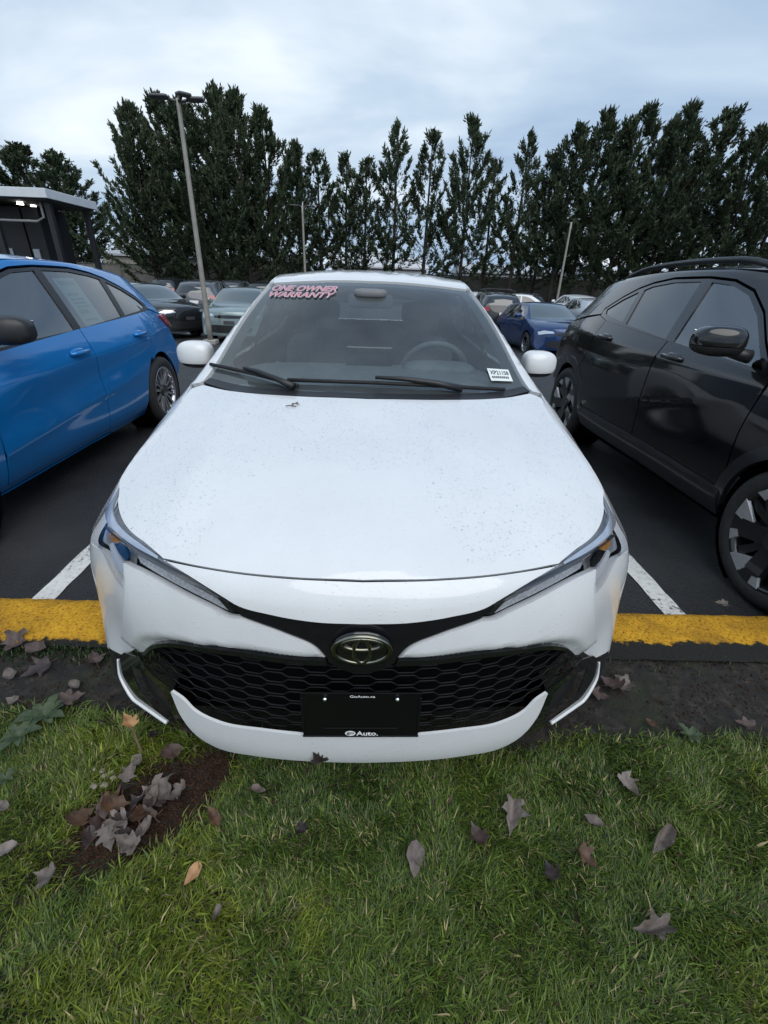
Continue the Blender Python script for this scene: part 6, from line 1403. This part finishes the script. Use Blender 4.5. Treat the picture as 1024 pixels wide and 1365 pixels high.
# spiky leaf standing against the bumper lip
p, n = cast(HERO_BASE, CAM_C, CAM_FW + CAM_R * (427 - 512) / CAM_F - CAM_U * (1011 - 682.5) / CAM_F)
r = thing('fallen_leaf', 'dark spiky leaf standing upright against the white bumper lip', 'leaf', (p[0], p[1] - 0.014, p[2] + 0.006)); r.rotation_euler = (R(86), R(8), R(10)); r.scale = (1.15, 1.15, 1.15)
bm = bmesh.new()
for a, L in ((-58, 0.028), (-26, 0.046), (-4, 0.055), (20, 0.052), (46, 0.036)):
    a = R(a); tip = Vector((math.sin(a) * L, math.cos(a) * L, 0.006)); q = Vector((math.cos(a), -math.sin(a), 0)) * 0.009; m_ = tip * 0.5
    vs_ = [bm.verts.new(p) for p in (Vector((0, -0.004, 0)), m_ * 0.9 + q, tip, m_ * 0.9 - q + Vector((0, 0, 0.004)))]; bm.faces.new(vs_)
obj('blade', bm, LM['dark'], r)
# stem with a leaf on it by the bumper corner
x0, y0, z0 = ground_at(190, 1003); r = thing('leaf_stem', 'thin upright stalk with a tan leaf on top beside the bumper corner', 'twig', (x0, y0, z0 - 0.01))
bm = bmesh.new(); tube(bm, [(0, 0, 0), (-0.012, 0.01, 0.045), (-0.02, 0.02, 0.085), (-0.032, 0.03, 0.115)], [0.004, 0.0036, 0.003, 0.0025], 6); obj('stalk', bm, mat('stem', (0.14, 0.10, 0.06), 0.8, noise=(60, 0.3)), r)
o = link('blade', leaf_mesh(77, 0.055, 0.5, 0.4), LM['tan'], r); o.location = (-0.035, 0.03, 0.118); o.rotation_euler = (0.5, 0.2, 1.0)
# pebbles
for i, (u, v, s) in enumerate(((136, 1027, 7), (148, 1029, 6), (151, 1036, 7), (140, 1034, 8), (139, 1046, 9), (125, 1048, 8), (125, 1025, 5))):
    x, y, z = ground_at(u, v); rr2 = s * 1.4 / 605 / 2 * 1.1; r = thing('pebble', 'small pale pebble in the group beside the soil hollow', 'stone', (x, y, z - 0.002), 0, 'pebbles beside the soil hollow')
    bm = bmesh.new(); bmesh.ops.create_icosphere(bm, subdivisions=2, radius=rr2); 
    for v_ in bm.verts: v_.co = Vector((v_.co.x * (1.1 + 0.2 * math.sin(i)), v_.co.y * 0.85, v_.co.z * 0.7)) * (1 + 0.12 * math.sin(v_.co.x * 300 + i) )
    obj('stone', bm, mat('pebble', (0.25, 0.215, 0.18), 0.8, noise=(60, 0.25)), r, smooth=True)
# broad-leaved weeds
m_weed = mat('weed_leaf', (0.022, 0.040, 0.014), 0.55, noise=(45, 0.3, (0.060, 0.085, 0.036)), bump=(45, 0.6, 0.004))
def weed(u, v, n, L0, label, seed):
    x, y, z = ground_at(u, v); r = thing('broadleaf_weed', label, 'weed', (x, y, z)); g = random.Random(seed)
    for i in range(n):
        a = 2 * math.pi * i / n + g.uniform(-0.3, 0.3); L = L0 * g.uniform(0.6, 1.15); V = []; F_ = []; m = 9
        for j in range(m):
            t = j / (m - 1); w = L * 0.20 * math.sin(math.pi * min(1, t * 0.96 + 0.04))**0.7 * (1 + 0.22 * math.sin(j * 2.6)); up = L * (0.30 * math.sin(t * 2.2)) + 0.012
            for s_ in (-1, 0, 1): V.append((math.cos(a) * L * t - math.sin(a) * w * s_, math.sin(a) * L * t + math.cos(a) * w * s_, up + abs(s_) * w * 0.25))
        for j in range(m - 1):
            for s_ in (0, 1): F_.append((j * 3 + s_, j * 3 + s_ + 1, j * 3 + s_ + 4, j * 3 + s_ + 3))
        link('leaf', mesh_from(V, F_, True), m_weed, r)
weed(62, 958, 13, 0.075, 'grey green broad-leaved weed at the left grass edge', 1); weed(28, 985, 10, 0.06, 'low broad-leaved weed below the larger one at left', 2); weed(10, 1042, 7, 0.04, 'small weed rosette at the left picture edge', 4); weed(918, 984, 8, 0.045, 'small weed at the right grass edge', 3)
# debris on the hood
for i, (u, v, s, lb) in enumerate(((388, 543, 0.020, 'dry twig scrap lying on the white hood'), (394, 540, 0.014, 'brown seed scrap beside the twig on the white hood'))):
    p, n = cast(HERO_BASE, CAM_C, CAM_FW + CAM_R * (u - 512) / CAM_F - CAM_U * (v - 682.5) / CAM_F); r = thing('plant_scrap', lb, 'debris', p + n * 0.004)
    bm = bmesh.new(); tube(bm, [(-s, 0, 0.001), (0, 0.006, 0.002), (s, -0.004, 0.001)], 0.0018, 5); tube(bm, [(0, 0.006, 0.002), (0.006, 0.02, 0.002), (0.004, 0.028, 0.001)], 0.0015, 5); obj('scrap', bm, LM['brown'], r)

# crumbly brown soil in the hollow and under the bumper
m_clod = mat('brown_soil', (0.022, 0.012, 0.008), 0.95, noise=(40, 0.4, (0.060, 0.034, 0.022)), spec=0.1)
g = np.random.default_rng(17); bm = bmesh.new(); bmesh.ops.create_icosphere(bm, subdivisions=1, radius=1.0); bm.verts.ensure_lookup_table(); V0 = np.array([tuple(v.co) for v in bm.verts]); F0 = np.array([[v.index for v in f.verts] for f in bm.faces]); bm.free()
X = g.uniform(-1.0, -0.15, 26000); Y = g.uniform(-0.30, 0.22, 26000); k = patch_d(X, Y) < 1.08 + 0.1 * g.normal(size=26000)
X2 = g.uniform(-2.4, 2.4, 9000); Y2 = g.uniform(0.08, 0.58, 9000); k2 = (Y2 > edge_y(X2) - 0.05 * g.random(9000)) & (fbm(X2, Y2, 9, 77) > 0.44); X, Y = np.concatenate([X[k], X2[k2]]), np.concatenate([Y[k], Y2[k2]]); n = len(X)
sc = 0.0018 + 0.0075 * g.beta(1.2, 6, n); Zc = lawn_z(X, Y) + sc * 0.3
V = V0[None] * (sc[:, None, None] * g.uniform(0.6, 1.3, (n, 12, 1))) * g.uniform(0.6, 1.2, (n, 1, 3)) + np.stack([X, Y, Zc], 1)[:, None, :]
F_ = F0[None] + 12 * np.arange(n)[:, None, None]
tag(link('loose_soil', fast_mesh(V.reshape(-1, 3), F_.reshape(-1, 3)), m_clod), 'crumbly brown soil in the bare hollow and along the strip by the kerb', 'soil', kind='stuff')
